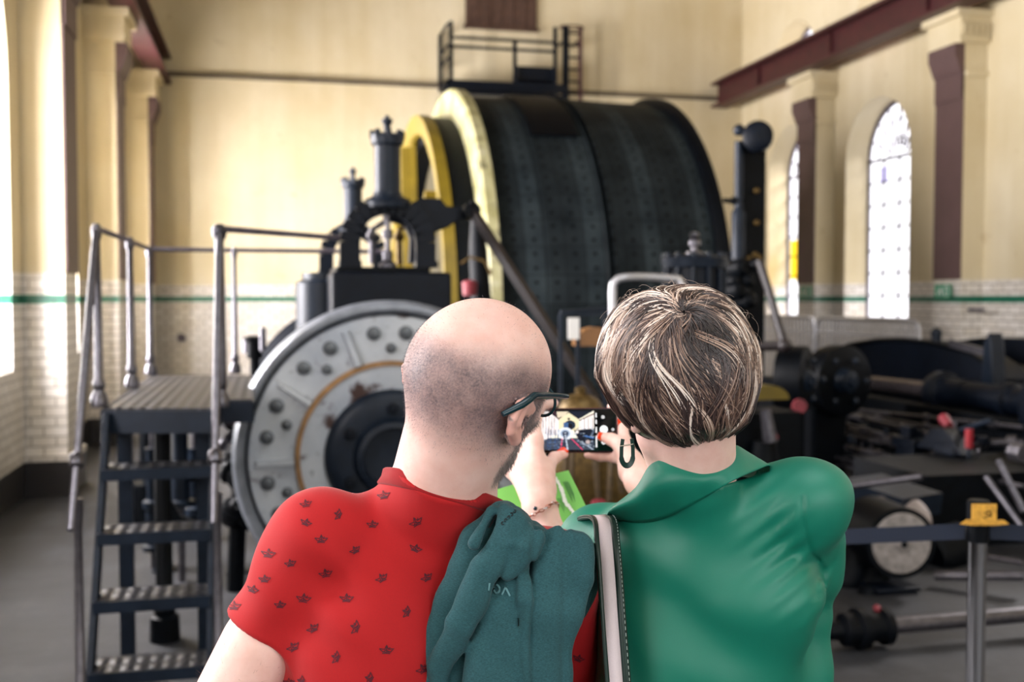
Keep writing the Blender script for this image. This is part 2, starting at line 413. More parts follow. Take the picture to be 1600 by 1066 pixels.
# brown standpipe with lever on the right wall
a = W(1512, 455, X=8.1); c = W(1512, 540, X=8.1); root = empty('standpipe', (a.x, a.y, .34), 'brown standpipe with a short side lever against the white tiles of the right wall', 'pipe')
b = MB(); b.cyl((a.x, a.y, .34), a, .055, n=12); b.ball(a, .06); b.build('pipe', M['rust'], root)
b = MB(); l = W(1514, 484, X=8.08); b.tube([l, l+Vector((-.05, -.1, 0)), l+Vector((-.08, -.36, .0))], .022); b.build('lever', M['iron'], root)
b = MB(); a = W(283, 528, Y=YB-.1); b.lathe([(0, .07), (.05, .07), (.06, .03), (.1, .03)], (a.x, YB-.05, a.z), (0, -1, 0), 14)
tag(b.build('wall_socket', M['iron']), 'small round dark fitting on the white tiles of the end wall', 'socket')
# ================= stair platform =================
def bolt(b, p, ax, r, h=None, n=6):
    h = h or r*.7; ax = Vector(ax).normalized(); b.cyl(p, Vector(p)+ax*h, r, n=n)
def tread_mat():
    t = NT('chequer_plate'); P = t.pos(); x, y, z = t.xyz(P)
    a = t.math('SINE', t.math('MULTIPLY', t.math('ADD', x, t.math('MULTIPLY', y, .0)), 2*PI/.052)); c = t.math('SINE', t.math('MULTIPLY', y, 2*PI/.09))
    h = t.math('MULTIPLY', a, t.math('ADD', .7, t.math('MULTIPLY', c, .5)))
    t.set(Base_Color=t.ramp(h, [(.2, srgb('#2c2d32')), (.8, srgb('#48464b'))]), Roughness=.42, Metallic=.45); t.bump(h, .4, .008); return t.m
M['tread'] = tread_mat()
pz = 1.22
FL = W(160, 638, Z=pz); BL = W(236, 586, Z=pz); BR = W(394, 586, Z=pz); FR = W(332, 638, Z=pz); ER = W(394, 624, Z=pz)
st = empty('stair_platform', (FL.x, FL.y, 0), 'blue-grey steel step ladder and platform standing left of the white steam cylinder cover', 'stairs')
b = MB(); poly = [(FL.x, FL.y), (FR.x, FR.y), (FR.x+.02, ER.y), (ER.x, ER.y), (BR.x, BR.y), (BL.x, BL.y)]
b.prism(poly, (0, 0, pz-.02), (1, 0, 0), (0, 1, 0), (0, 0, .02)); b.build('deck_plate', M['tread'], st, smooth=False)
b = MB()
for i in range(6):
    p, q = poly[i], poly[(i+1) % 6]; b.bar((p[0], p[1], pz-.06), (q[0], q[1], pz-.06), .02, .10)
b.build('deck_frame', M['bluegrey'], st)
sxl, sxr = FL.x+.02, FR.x-.0
z0 = 1.0; yb = W(150, 1045, Z=.244).y; dyz = (FL.y-yb)/(pz-.244); yfoot = FL.y-dyz*pz
for x in (sxl, sxr):
    b = MB(); b.prism([(-.045, 0), (.055, 0), (.055+0, 0), (.055, pz), (-.045, pz)][0:1]+[(.055, 0), (.055+dyz*pz, pz-.02), (-.045+dyz*pz, pz-.02)], (x-.012, yfoot, 0), (0, 1, 0), (0, 0, 1), (.024, 0, 0))
    b.build('side_rail', M['bluegrey'], st, bev=.003)
for k in range(1, 5):
    z = pz*k/5; y = yfoot+dyz*z
    b = MB(); b.box((sxl, y-.07, z-.012), (sxr, y+.13, z)); b.k = 1; b.box((sxl, y-.075, z-.045), (sxr, y-.06, z+.002)); b.box((sxl, y+.125, z-.04), (sxr, y+.14, z))
    b.build('tread', [M['tread'], M['bluegrey']], st)
for (x, y) in ((FL.x+.08, FL.y+.1), (FR.x-.05, FR.y+.15), (BL.x+.08, BL.y-.1), (BR.x-.1, BR.y-.1)):
    b = MB(); b.box((x-.03, y-.03, 0), (x+.03, y+.03, pz-.06)); b.box((x-.07, y-.07, 0), (x+.07, y+.07, .012)); b.build('leg', M['bluegrey'], st)
def rail_post(x, y, z0, z1, r=.0155):
    b = MB(); b.lathe([(0, .036), (.02, .038), (.05, .033), (.075, .020), (.09, .026), (.11, .026), (.125, r*1.2), (z1-z0-.05, r*.9), (z1-z0-.04, r*1.3), (z1-z0, r*1.5), (z1-z0+.02, r*.8)], (x, y, z0), (0, 0, 1), 14)
    return b.build('railing_post', M['steel'], st)
T = 2.01
pFL = Vector((FL.x-.03, FL.y+.1, 0)); 
posts = [W(152, 640, d=pFL.y*.96)]
lp = [(FL.x-.02, FL.y+.05), (lerp(FL.x, BL.x, .5), lerp(FL.y, BL.y, .52)), (BL.x, BL.y)]
for x, y in lp: rail_post(x, y, pz-.0, T)
rp = (FR.x+.035, FR.y+.06); rail_post(rp[0], rp[1], pz, T, .022)
bp = (W(367, 586, Z=pz).x, BL.y); rail_post(bp[0], bp[1], pz, T, .014)
b = MB(); b.tube([(lp[0][0], lp[0][1], T), (lp[1][0], lp[1][1], T), (lp[2][0], lp[2][1], T)], .013)
b.tube([(lp[2][0], lp[2][1], T), (bp[0], bp[1], T), (bp[0]+1.0, bp[1], T-.0)], .014)
q = W(532, 372, d=6.2); b.tube([(rp[0], rp[1], T), q], .015); b.build('guard_rail', M['iron'], st)
# inclined hand rails and their newels
for x, top in ((sxl-.0, lp[0]), (sxr+.055, rp)):
    yb_ = yfoot+.02; zb = .93
    b = MB(); P0 = Vector((top[0], top[1], T)); P1 = Vector((x-.02, yfoot-.12, zb-.08))
    b.tube([P0, lerp(P0, P1, .1), lerp(P0, P1, .9), P1], [.014, .016, .015, .013], 10)
    b.lathe([(0, .02), (.01, .028), (.05, .028), (.06, .018)], lerp(P0, P1, .78), P1-P0, 12)
    b.build('hand_rail', M['steel'], st)
    b = MB(); px_, py_ = x-.012, yfoot-.02
    b.lathe([(0, .05), (.02, .05), (.05, .045), (.12, .045), (.14, .034), (.17, .04), (.2, .034), (.22, .018), (zb-.1, .015), (zb-.02, .02), (zb+.02, .02)], (px_, py_, 0), (0, 0, 1), 14)
    b.build('newel_post', M['steel'], st)

# ================= left steam cylinder =================
CX, CY0, CZ, CR = .70, 5.72, .86, .78
c_ = W(612, 712, d=5.85); CX, CY0, CZ = c_.x, c_.y, c_.z; CR = 222*5.85/F
cyl = empty('steam_cylinder', (CX, CY0+1.3, 0), 'large horizontal steam cylinder with a riveted white end cover behind the man in red', 'machine')
A = (0, 1, 0)   # machine axis
b = MB(); O = (CX, CY0, CZ)
b.lathe([(.05, CR+.0), (.03, CR+.06), (.09, CR+.075), (.16, CR+.075), (.18, CR+.0), (.3, CR-.04), (2.5, CR-.04), (2.55, CR+.06), (2.7, CR+.06), (2.7, .3), (2.9, .25)], O, A, 64)
b.build('cylinder_casing', M['navy'], cyl)
b = MB(); b.lathe([(.10, CR+.0), (.02, CR+.012), (.0, CR+.03), (.0, CR+.055), (.04, CR+.078), (.12, CR+.078), (.12, CR+.0)], O, A, 72); 
b.lathe([(.12, CR+.02), (.13, CR+.055), (.55, CR+.055), (.57, CR-.04)], O, A, 72)
# light shoulder of lagging seen at the upper left
b.build('cover_rim', plain('grey_rim_paint', '#80858d', .35, .2), cyl)
def cover_mat():
    t = NT('chipped_white_cover_paint'); P = t.obj(); n = t.noise(3.2, 7, .68, P); n2 = t.noise(14, 6, .6, P)
    base = t.ramp(t.noise(2, 4, .6, P), [(.3, srgb('#959ca6')), (.7, srgb('#bcc0c3'))])
    m = t.ramp(n, [(.60, BW(0)), (.66, BW(1))]); m2 = t.ramp(n2, [(.60, BW(0)), (.70, BW(.8))])
    c = t.mix(m2, base, srgb('#6d6a6e')); c = t.mix(m, c, srgb('#3a2620'))
    t.set(Base_Color=c, Roughness=.38); t.bump(n2, .25); return t.m
M['cover'] = cover_mat()
b = MB(); b.lathe([(.03, .0), (.03, .2), (.01, .36), (.0, .50), (.02, .52), (.02, CR-.015), (.06, CR-.0), (.10, CR-.0)], O, A, 72)
b.build('end_cover', M['cover'], cyl)
k_ = 5.85/F; Rr = 145*k_
b = MB(); b.lathe([(.02, Rr-.016), (-.012, Rr-.012), (-.012, Rr+.012), (.02, Rr+.016)], O, A, 64); b.build('brown_ring', plain('tan_beading', '#8f6a3f', .5, var=.35), cyl)
for i in range(10):
    a = math.radians(36*i+2); d = Vector((math.cos(a), 0, math.sin(a))); t_ = Vector((-math.sin(a), 0, math.cos(a)))
    b = MB(); p0 = Vector(O)+d*(Rr+.02); p1 = Vector(O)+d*(CR-.05)
    b.add([p0+t_*.022+Vector((0, .02, 0)), p0-t_*.022+Vector((0, .02, 0)), p1-t_*.022+Vector((0, .02, 0)), p1+t_*.022+Vector((0, .02, 0)), p0+t_*.012-Vector((0, .035, 0)), p0-t_*.012-Vector((0, .035, 0)), p1-t_*.012-Vector((0, .012, 0)), p1+t_*.012-Vector((0, .012, 0))],
          [(0,3,2,1),(4,5,6,7),(0,1,5,4),(1,2,6,5),(2,3,7,6),(3,0,4,7)])
    b.build('rib', M['cover'], cyl)
M['bolt'] = plain('greasy_bolt', '#5b5f63', .4, .5, .4, 40)
for i in range(10):
    for (off, rr, s) in ((11, CR-.10, .042), (26, CR-.10, .04), (18, Rr+.085, .03)):
        a = math.radians(36*i+off); p = Vector(O)+Vector((math.cos(a), 0, math.sin(a)))*rr+Vector((0, .02, 0))
        b = MB(); b.lathe([(0, s), (.012, s), (.014, s*.62), (.035, s*.58), (.037, s*.3), (.055, s*.28)], p, (0, -1, 0), 10); b.build('bolt', M['bolt'], cyl)
b = MB(); b.lathe([(.03, .0), (.03, 105*k_), (-.02, 104*k_), (-.05, 96*k_), (-.06, 84*k_), (-.055, 62*k_), (-.12, 56*k_), (-.13, 48*k_), (-.05, 44*k_), (-.045, .0)], O, A, 48); b.build('gland_hub', M['bluegrey'], cyl)
for i in range(6):
    a = math.radians(60*i+30); p = Vector(O)+Vector((math.cos(a), 0, math.sin(a)))*(76*k_)+Vector((0, -.05, 0)); b = MB(); b.lathe([(0, .035), (.03, .033), (.032, .018), (.06, .018)], p, (0, -1, 0), 8); b.build('gland_nut', M['navy'], cyl)
# feet
b = MB(); b.box((CX-.55, CY0+.3, 0), (CX+.55, CY0+.8, .35)); b.box((CX-.55, CY0+1.9, 0), (CX+.55, CY0+2.4, .35)); b.build('foot', M['black'], cyl, bev=.02)
# valve chests standing on the barrel
def valve_chest(y, fac, main=True):
    s = 1.0; x0 = CX-.0; 
    a = W(518, 425, d=y*.9745+.15); top = a.z; w0 = W(518, 430, Y=y).x; w1 = W(706, 430, Y=y).x
    b = MB(); b.prism([(w0, CZ+.45), (w1, CZ+.45), (w1, top), (w0, top)], (0, y, 0), (1, 0, 0), (0, 0, 1), (0, .75, 0))
    b.build('valve_chest', M['navy'], cyl, bev=.02)
    b = MB(); b.box((w0+.03, y+.05, top-.002), (w1-.12, y+.7, top+.03)); b.build('chest_lid', M['black'], cyl, bev=.006)
    return w0, w1, top
w0, w1, top = valve_chest(CY0+.22, 1)
# smaller round casing left of the chest
p = W(505, 430, d=6.6); b = MB(); b.lathe([(0, .19), (.5, .19), (.52, .15), (.56, .15)], (p.x+.02, p.y, 1.3), (0, 0, 1), 20); b.build('side_chest', M['bluegrey'], cyl)
# dashpot gear: a round pot carried on an arched yoke
def dashpot(cx, y, zt, s, lab, arm):
    r = empty('dashpot_gear', (cx, y, zt), lab, 'engine part', 'dashpots above the left cylinder')
    b = MB(); P = []
    for i in range(0, 13):
        a = PI*i/12; P.append((cx-.21*s*math.cos(a), y, zt+.14*s+.21*s*math.sin(a)))
    pts = [(cx-.21*s, y, zt)]+P+[(cx+.21*s, y, zt)]
    for i in range(len(pts)-1): b.bar(pts[i], pts[i+1], .11*s, .07*s, (0, 1, 0))
    for sx in (-1, 1): b.box((cx+sx*.21*s-.06*s, y-.08*s, zt), (cx+sx*.21*s+.06*s, y+.08*s, zt+.035*s))
    b.build('yoke', M['navy'], r)
    zb = zt+.33*s
    b = MB(); b.lathe([(0, .12*s), (.03*s, .125*s), (.06*s, .085*s), (.10*s, .073*s), (.34*s, .073*s), (.35*s, .09*s), (.37*s, .092*s), (.40*s, .092*s), (.41*s, .06*s), (.415*s, .02*s), (.46*s, .02*s), (.47*s, .03*s), (.49*s, .03*s), (.495*s, .012*s), (.51*s, .012*s)], (cx, y, zb), (0, 0, 1), 24)
    for k in range(8):
        a = PI*k/4; b.cyl((cx+.083*s*math.cos(a), y+.083*s*math.sin(a), zb+.38*s), (cx+.083*s*math.cos(a), y+.083*s*math.sin(a), zb+.425*s), .016*s, n=6)
    b.build('dashpot', M['bluegrey'], r)
    b = MB(); b.cyl((cx, y, zt), (cx, y, zb+.02), .014*s, n=10); b.lathe([(0, .05*s), (.02, .05*s), (.04*s, .028*s), (.09*s, .03*s)], (cx, y, zt), (0, 0, 1), 14); b.lathe([(0, .03*s), (.05*s, .03*s)], (cx, y, zt+.16*s), (0, 0, 1), 10)
    b.build('valve_spindle', M['dsteel'], r)
    return r
kd = (CY0+.35)*.9745+.2
pc = W(606, 412, d=kd); g = dashpot(pc.x, pc.y, top+.03, 1.06, 'larger dark dashpot on an arched yoke on top of the front valve chest', True)
# bracket casting reaching toward the drum, with red boss
b = MB(); O_ = W(640, 412, d=kd+.1); U = Vector((1, 0, 0)); k = kd/F
poly = [(0, 0), (22, 0), (24, 40), (34, 48), (62, 58), (78, 70), (100, 74), (100, 90), (60, 92), (50, 104), (20, 104), (-6, 92), (-40, 86), (-40, 70), (-6, 60), (2, 40)]
b.prism([(x*k, z*k) for x, z in poly], O_, U, (0, 0, 1), (0, .09, 0)); b.build('bracket', M['navy'], g, bev=.006)
p = W(655, 356, d=kd+.05); b = MB(); b.lathe([(0, .03), (.03, .03), (.045, .018)], p, (0, -1, 0), 12); b.build('red_boss', M['pinkred'], g)
p = W(735, 330, d=kd+.15); b = MB(); b.lathe([(-.08, .05), (.05, .05)], p, (0, 1, 0), 14); b.ball(p+Vector((0, -.08, .04)), .02); b.build('pivot', M['black'], g)
for dx in (-.1, .07):
    b = MB(); q = W(606, 400, d=kd+.35); b.tube([q+Vector((dx, 0, -.05)), q+Vector((dx, 0, .16)), q+Vector((dx+.1, .0, .22))], .018); b.ball(q+Vector((dx, 0, .12)), .035, 8); b.build('valve_link', M['brass'] if dx > 0 else M['dsteel'], g)
y2 = 8.55; kd2 = y2*.9745+.2; pc = W(552, 430, d=kd2)
zt2 = W(552, 428, d=kd2).z
b = MB(); b.box((pc.x-.35, y2-.3, CZ+.3), (pc.x+.45, y2+.3, zt2)); b.build('valve_chest', M['navy'], cyl, bev=.02)
dashpot(pc.x, pc.y, zt2, 1.02, 'smaller looking dark dashpot farther back, left of the larger one, above the left cylinder', False)
# small lubricator pots at the left shoulder of the cylinder
rt = empty('lubricator', W(400, 600, d=6.6), 'small steel lubricator with two upright sight tubes left of the white cylinder cover', 'lubricator')
b = MB(); p = W(398, 560, d=6.6); b.lathe([(0, .05), (.1, .05), (.11, .07), (.13, .07), (.14, .03)], p, (0, 0, 1), 14); b.tube([p, p+Vector((0, 0, -.3)), p+Vector((.15, 0, -.4))], .03); b.build('body', M['black'], rt)
for px_, py_, dd_, h_, r_ in ((411, 548, 6.5, .14, .02), (388, 552, 6.7, .1, .035)): b = MB(); p = W(px_, py_, d=dd_); b.cyl(p, p+Vector((0, 0, h_)), r_); b.build('sight_tube', M['steel'], rt)
# drain cocks and pipes at the left of the cover
dr = empty('drain_valve', (W(375, 720, d=6.0)), 'dark cluster of drain valves and a curved steel pipe between the ladder and the cylinder', 'valve')
b = MB(); p = [W(345, 700, d=5.9), W(360, 683, d=5.9), W(385, 676, d=6.0), W(400, 690, d=6.1)]; b.tube(catmull(p, 6), .028, 10); b.build('bent_pipe', M['dsteel'], dr)
b = MB()
for (x, y, r) in ((362, 652, .055), (372, 665, .04), (366, 716, .06), (374, 742, .07), (380, 775, .06), (366, 800, .08), (384, 810, .05), (356, 735, .04)):
    p = W(x, y, d=6.05); b.lathe([(-.09, r*.6), (-.05, r), (.04, r), (.06, r*.6), (.12, r*.4)], p, (random.uniform(-.4, .4), -.6, .7), 10)
b.tube([W(378, 640, d=6.1), W(382, 720, d=6.1), W(372, 800, d=6.1), W(365, 1000, d=6.1)], .05); b.build('valve_body', M['black'], dr)
b = MB(); p = W(372, 668, d=5.95); b.lathe([(0, .03), (.16, .03)], p, (.2, -.2, 1), 10); b.build('blue_cock', M['bluegrey'], dr)
b = MB(); b.lathe([(0, .05), (.015, .05)], W(362, 652, d=5.9), (0, -1, .2), 14); b.build('bright_gauge', M['steel'], dr)
# steam pipe column and pumps under the platform
co = empty('support_column', W(258, 985, d=5.6), 'black round column with a moulded foot seen through the ladder', 'column')
p = W(258, 1000, Z=0); b = MB(); b.lathe([(0, .075), (.12, .07), (.13, .05), (.16, .055), (.18, .042), (1.14, .04)], (p.x, p.y, 0), (0, 0, 1), 20); b.build('shaft', M['black'], co)
b = MB(); zz = .78; b.prism([(0, 0), (.16, 0), (.16, .03), (.08, .07), (.035, .16), (.03, .3), (0, .3)], (p.x, p.y-.02, .55), (1, 0, 0), (0, 0, 1), (0, .04, 0)); b.build('bracket', M['black'], co)
def pump(px, pyt, pyb, dd, lab, r=.05):
    a = W(px, pyt, d=dd); c = W(px, pyb, d=dd); H = a.z-c.z; o = empty('feed_pump', (c.x, c.y, c.z), lab, 'pump', 'pumps under the platform')
    b = MB(); b.lathe([(0, r*1.5), (.03, r*1.5), (.04, r), (H*.4, r), (H*.42, r*1.4), (H*.48, r*1.4), (H*.5, r*.8), (H*.95, r*.8), (H, r*1.1)], c, (0, 0, 1), 16); b.build('barrel', M['bluegrey'], o)
    b = MB(); b.tube([c+Vector((0, 0, H*.3)), c+Vector((.14, 0, H*.3)), c+Vector((.16, 0, H*.1))], r*.5); b.ball(c+Vector((.16, 0, H*.12)), r*.8, 10); b.build('outlet', M['black'], o)
    b = MB(); b.cyl(c+Vector((0, 0, H)), (c.x, c.y, 1.14), r*.35, n=8); b.build('rod', M['dsteel'], o); b = MB(); b.cyl((c.x, c.y, 0), c, r*.4, n=8); b.build('stand_pipe', M['dsteel'], o)
pump(283, 650, 790, 6.3, 'blue-grey upright feed pump right of the black column under the platform', .055)
pump(240, 700, 860, 6.6, 'dull upright pump left of the black column under the platform', .045)
pump(305, 700, 880, 7.4, 'thin dark upright pump nearest the right stile under the platform', .05)
b = MB(); p = W(228, 680, d=8); b.lathe([(0, .16), (.3, .16), (.33, .1)], (p.x, p.y, 0.0), (0, 0, 1), 18); b.cyl((p.x, p.y, .3), (p.x, p.y, .75), .05); b.ball((p.x, p.y, .78), .09, 12)
tag(b.build('floor_valve', M['black']), 'squat black valve standing on the floor behind the ladder', 'valve')

# ================= winding drum =================
DY, DZ, DR = 13.0, 1.40, 2.75
dr_ = empty('winding_drum', (3.3, DY, DZ), 'huge dark plated winding drum with a pale flange and yellow spoked wheel', 'drum')
XA, XB = 2.2, 4.72
def lx(prof, seg=96, closed=True): b = MB(); b.lathe([(x, r) for x, r in prof], (0, DY, DZ), (1, 0, 0), seg, closed=closed); return b
def plate_mat():
    t = NT('riveted_black_drum_plate'); x, y, z = t.xyz(t.pos())
    ang = t.math('ARCTAN2', t.math('SUBTRACT', z, DZ), t.math('SUBTRACT', y, DY)); v = t.math('MULTIPLY', ang, 2.75)
    br = t.n('ShaderNodeTexBrick', Vector=t.vec(v, x, 0)); br.inputs['Scale'].default_value = 1; br.inputs['Brick Width'].default_value = .30; br.inputs['Row Height'].default_value = .21; br.inputs['Mortar Size'].default_value = .006
    br.inputs['Color1'].default_value = BW(1); br.inputs['Color2'].default_value = BW(.8); br.inputs['Mortar'].default_value = BW(.4); br.offset = 0
    fine = t.math('SINE', t.math('MULTIPLY', x, 2*PI/.045))
    # bolt heads
    fx = t.math('SUBTRACT', t.math('FRACT', t.math('DIVIDE', x, .21)), .5); fv = t.math('SUBTRACT', t.math('FRACT', t.math('DIVIDE', v, .15)), .5)
    dd = t.math('ADD', t.math('MULTIPLY', t.math('MULTIPLY', fx, fx), .0441), t.math('MULTIPLY', t.math('MULTIPLY', fv, fv), .0225)); dot = t.math('LESS_THAN', dd, .00042)
    n = t.noise(3, 6, .6, t.obj())
    c = t.ramp(n, [(.3, srgb('#1a2125')), (.7, srgb('#30383b'))]); c = t.mix(1, c, br.outputs['Color'], 'MULTIPLY'); c = t.mix(dot, c, srgb('#040506'))
    strip = t.ramp(t.math('FRACT', t.math('DIVIDE', t.math('ADD', x, .2), .63)), [(.0, BW(.5)), (.30, BW(.7)), (.34, BW(1.15)), (.62, BW(1.05)), (.66, BW(.6))]); c = t.mix(1, c, strip, 'MULTIPLY')
    t.set(Base_Color=c, Roughness=.6, Specular_IOR_Level=.08); t.bump(t.math('ADD', t.math('MULTIPLY', fine, .3), t.math('ADD', t.math('MULTIPLY', dot, -1), t.math('MULTIPLY', br.outputs['Fac'], -1))), .5, .008); return t.m
xm = 3.42
lx([(XA+.06, DR-.2), (XA+.06, DR), (2.75, DR), (2.755, DR+.015), (3.36, DR+.015), (3.37, DR+.03), (xm-.03, DR+.04), (xm-.025, DR-.06), (xm+.025, DR-.06), (xm+.03, DR+.04), (3.5, DR+.03), (4.0, DR+.01), (XB-.14, DR), (XB-.14, DR-.2)], 128).build('drum_shell', plate_mat(), dr_, angle=25)
# one hatch plate standing proud on the left half
b = MB(); b.lathe([(2.78, DR+.01), (2.78, DR+.05), (3.30, DR+.05), (3.30, DR+.01)], (0, DY, DZ), (1, 0, 0), 10, arc=(0, .5), closed=True)
_a, _b, _c = frame((1, 0, 0))
def arc_at(zangle0, zangle1):   # elevation angles (deg) measured from the side facing the camera (-Y) upward
    out = []
    for e in (zangle0, zangle1):
        v = Vector((0, -math.cos(math.radians(e)), math.sin(math.radians(e)))); out.append(math.atan2(v.dot(_b), v.dot(_a)))
    if out[1] < out[0] and out[0]-out[1] > PI: out[1] += 2*PI
    if out[0] < out[1] and out[1]-out[0] > PI: out[0] += 2*PI
    return tuple(out)
b = MB(); b.lathe([(2.78, DR+.01), (2.78, DR+.05), (3.30, DR+.05), (3.30, DR+.01)], (0, DY, DZ), (1, 0, 0), 14, arc=arc_at(48, 80), closed=True); b.build('access_plate', M['black'], dr_, angle=25)
lx([(XB-.14, DR-.25), (XB-.14, DR+.05), (XB-.1, DR+.08), (XB, DR+.08), (XB, DR-.25)]).build('flange', M['black'], dr_)
def flange_mat():
    t = NT('yellowed_cream_flange_paint'); n = t.noise(2.5, 6, .65, t.obj()); m = t.noise(9, 5, .6, t.obj())
    c = t.ramp(n, [(.35, srgb('#7f7a48')), (.55, srgb('#a8a37c')), (.75, srgb('#b9b6a2'))]); c = t.mix(t.ramp(m, [(.56, BW(0)), (.63, BW(.7))]), c, srgb('#4b4736')); t.set(Base_Color=c, Roughness=.45); return t.m
M['flange'] = flange_mat()
lx([(XA-.09, DR-.3), (XA-.09, DR+.06), (XA-.06, DR+.09), (XA+.05, DR+.09), (XA+.06, DR+.05), (XA+.06, DR-.3)]).build('pale_flange', M['flange'], dr_)
lx([(XA-.34, 2.2), (XA-.34, 2.5), (XA-.09, 2.5), (XA-.09, 2.2)]).build('brake_path', M['black'], dr_)
lx([(XA-.12, .3), (XA-.12, 2.3), (XA-.07, 2.3), (XA-.07, .3)]).build('inner_plate', plain('olive_brown_plate', '#3b341c', .6), dr_)
WX = XA-.42; RW = 2.52
lx([(WX-.03, RW-.22), (WX-.05, RW-.06), (WX-.05, RW), (WX+.08, RW), (WX+.08, RW-.22), (WX+.02, RW-.24)]).build('yellow_rim', M['yellow'], dr_)
for i in range(6):
    a = 2*PI*i/6+.35; d = Vector((0, math.cos(a), math.sin(a))); t_ = Vector((0, -math.sin(a), math.cos(a))); c = Vector((WX, DY, DZ))
    b = MB(); b.bar(c+d*.4+Vector((.02, 0, 0)), c+d*(RW-.2)+Vector((.02, 0, 0)), .16, .05, (1, 0, 0)); b.bar(c+d*.4+Vector((-.06, 0, 0)), c+d*(RW-.28)+Vector((-.06, 0, 0)), .06, .16, (1, 0, 0)); b.build('spoke', M['yellow'], dr_)
b = MB(); b.lathe([(-.35, .2), (-.3, .28), (-.2, .28), (-.15, .45), (.15, .45)], (WX, DY, DZ), (1, 0, 0), 32); b.build('hub', M['yellow'], dr_)
b = MB(); b.cyl((.93, DY, DZ), (5.56, DY, DZ), .2, n=24); b.build('main_shaft', M['dsteel'], dr_)
# drum pit curb and bearing pedestals
for (x, l) in ((.75, 'black bearing pedestal left of the yellow wheel'), (5.75, 'black bearing pedestal right of the winding drum')):
    o = empty('bearing_pedestal', (x, DY, 0), l, 'machine'); b = MB(); b.prism([(-.6, 0), (.6, 0), (.4, .8), (.34, DZ), (-.34, DZ), (-.4, .8)], (x-.2, DY, 0), (0, 1, 0), (0, 0, 1), (.4, 0, 0)); b.build('base', M['navy'], o, bev=.02)
    b = MB(); b.lathe([(-.24, .34), (.24, .34)], (x, DY, DZ), (1, 0, 0), 24); b.build('cap', M['black'], o)
# brake post between the wheel rims and its link
bp_ = empty('brake_gear', W(750, 470, d=9.6), 'dark upright brake post with pink cap against the drum flange', 'machine')
b = MB(); a = W(744, 345, d=9.6); c = W(752, 470, d=9.6); b.tube([a+Vector((0, 0, .02)), lerp(a, c, .4), c, (c.x, c.y, 0)], [.05, .085, .095, .1], 14); b.build('post', M['black'], bp_)
b = MB(); b.lathe([(0, .06), (.12, .07), (.14, .02)], W(734, 462, d=9.4), (0, 0, 1), 12); b.build('pink_cap', M['pinkred'], bp_)
b = MB(); b.tube([W(720, 412, d=9.4), W(735, 402, d=9.4), W(757, 408, d=9.4), W(768, 430, d=9.4)], .012); b.build('wire', M['brass'], bp_)
rd = MB(); a = W(738, 330, d=6.35); c = W(935, 632, d=5.6); rd.bar(a, c, .045, .05); rd.lathe([(-.05, .05), (.05, .05)], c, (0, 1, 0), 12)
tag(rd.build('brake_rod', M['brown']), 'long slanting brown rod running down across the drum toward the phone', 'rod')

# ================= balcony on the end wall =================
yw = YB-.05
def bw(px, py, y): return W(px, py, Y=y)
bal = empty('balcony', bw(790, 155, 16.6), 'dark iron balcony with railings high on the end wall above the drum', 'balcony')
yo = 16.75
A0 = bw(697, 150, yo); A1 = bw(885, 150, yo); zf0 = bw(790, 150, yo).z; zf1 = bw(790, 128, yo).z; zr = bw(790, 62, yo).z
b = MB(); b.box((A0.x, yo, zf0), (A1.x, yw, zf0+.05)); b.box((A0.x, yo, zf1-.06), (A1.x, yw, zf1)); b.box((A0.x, yo, zf0), (A0.x+.06, yo+.06, zf1)); b.bar((A0.x, yo, (zf0+zf1)/2), (A1.x, yo, (zf0+zf1)/2), .03, .05)
b.build('floor_frame', M['navy'], bal)
for px in (705, 805, 868):
    p = bw(px, 100, yo); b = MB(); b.box((p.x-.03, yo, zf1), (p.x+.03, yo+.05, zr+(.25 if px != 805 else 0))); b.build('railing_post', M['navy'], bal)
b = MB()
for z in (zr, lerp(zf1, zr, .78)): b.bar((A0.x+.05, yo+.02, z), (A1.x-.15, yo+.02, z), .04)
for z in (zr+.2, lerp(zf1, zr, .5), lerp(zf1, zr, .8)): b.bar((A0.x+.03, yo+.02, z), (A0.x+.03, yw, z), .035)
b.box((A0.x, yw-.05, zf1), (A0.x+.06, yw, zr+.2)); b.build('rail', M['navy'], bal)
a = bw(808, 104, yo+.2); c = bw(868, 128, yo+.2); b = MB(); b.box((a.x, yo+.15, c.z), (c.x, yo+.5, a.z)); tag(b.build('tool_chest', M['navy']), 'dark box standing on the right half of the balcony floor', 'box')
ld = empty('ladder', bw(895, 160, 17.0), 'narrow dark ladder with a round top fixed right of the balcony', 'ladder')
a = bw(884, 42, 17.0); c = bw(907, 42, 17.0); zb = bw(895, 165, 17.0).z
for p in (a, c): b = MB(); b.cyl((p.x, 17.0, zb-.3), (p.x, 17.0, p.z), .06 if p is a else .035, n=10); b.build('stile', M['navy'] if p is a else M['rust'], ld)
for k in range(8):
    z = lerp(zb-.2, a.z-.1, k/7); b = MB(); b.cyl((a.x, 17.0, z), (c.x, 17.0, z), .02, n=6); b.build('rung', M['navy'], ld)
b = MB(); b.tube([((a.x+c.x)/2+.2*math.cos(t), 17.1+.14*math.sin(t), a.z+.02) for t in [2*PI*i/16 for i in range(16)]], .015, 6, True); b.build('hoop', M['rust'], ld)
for k in (0, 1):
    for p in (a, c): b = MB(); z = lerp(zb, a.z-.2, k); b.bar((p.x, 17.0, z), (p.x, yw-.01, z), .03); b.build('wall_bracket', M['navy'], ld)

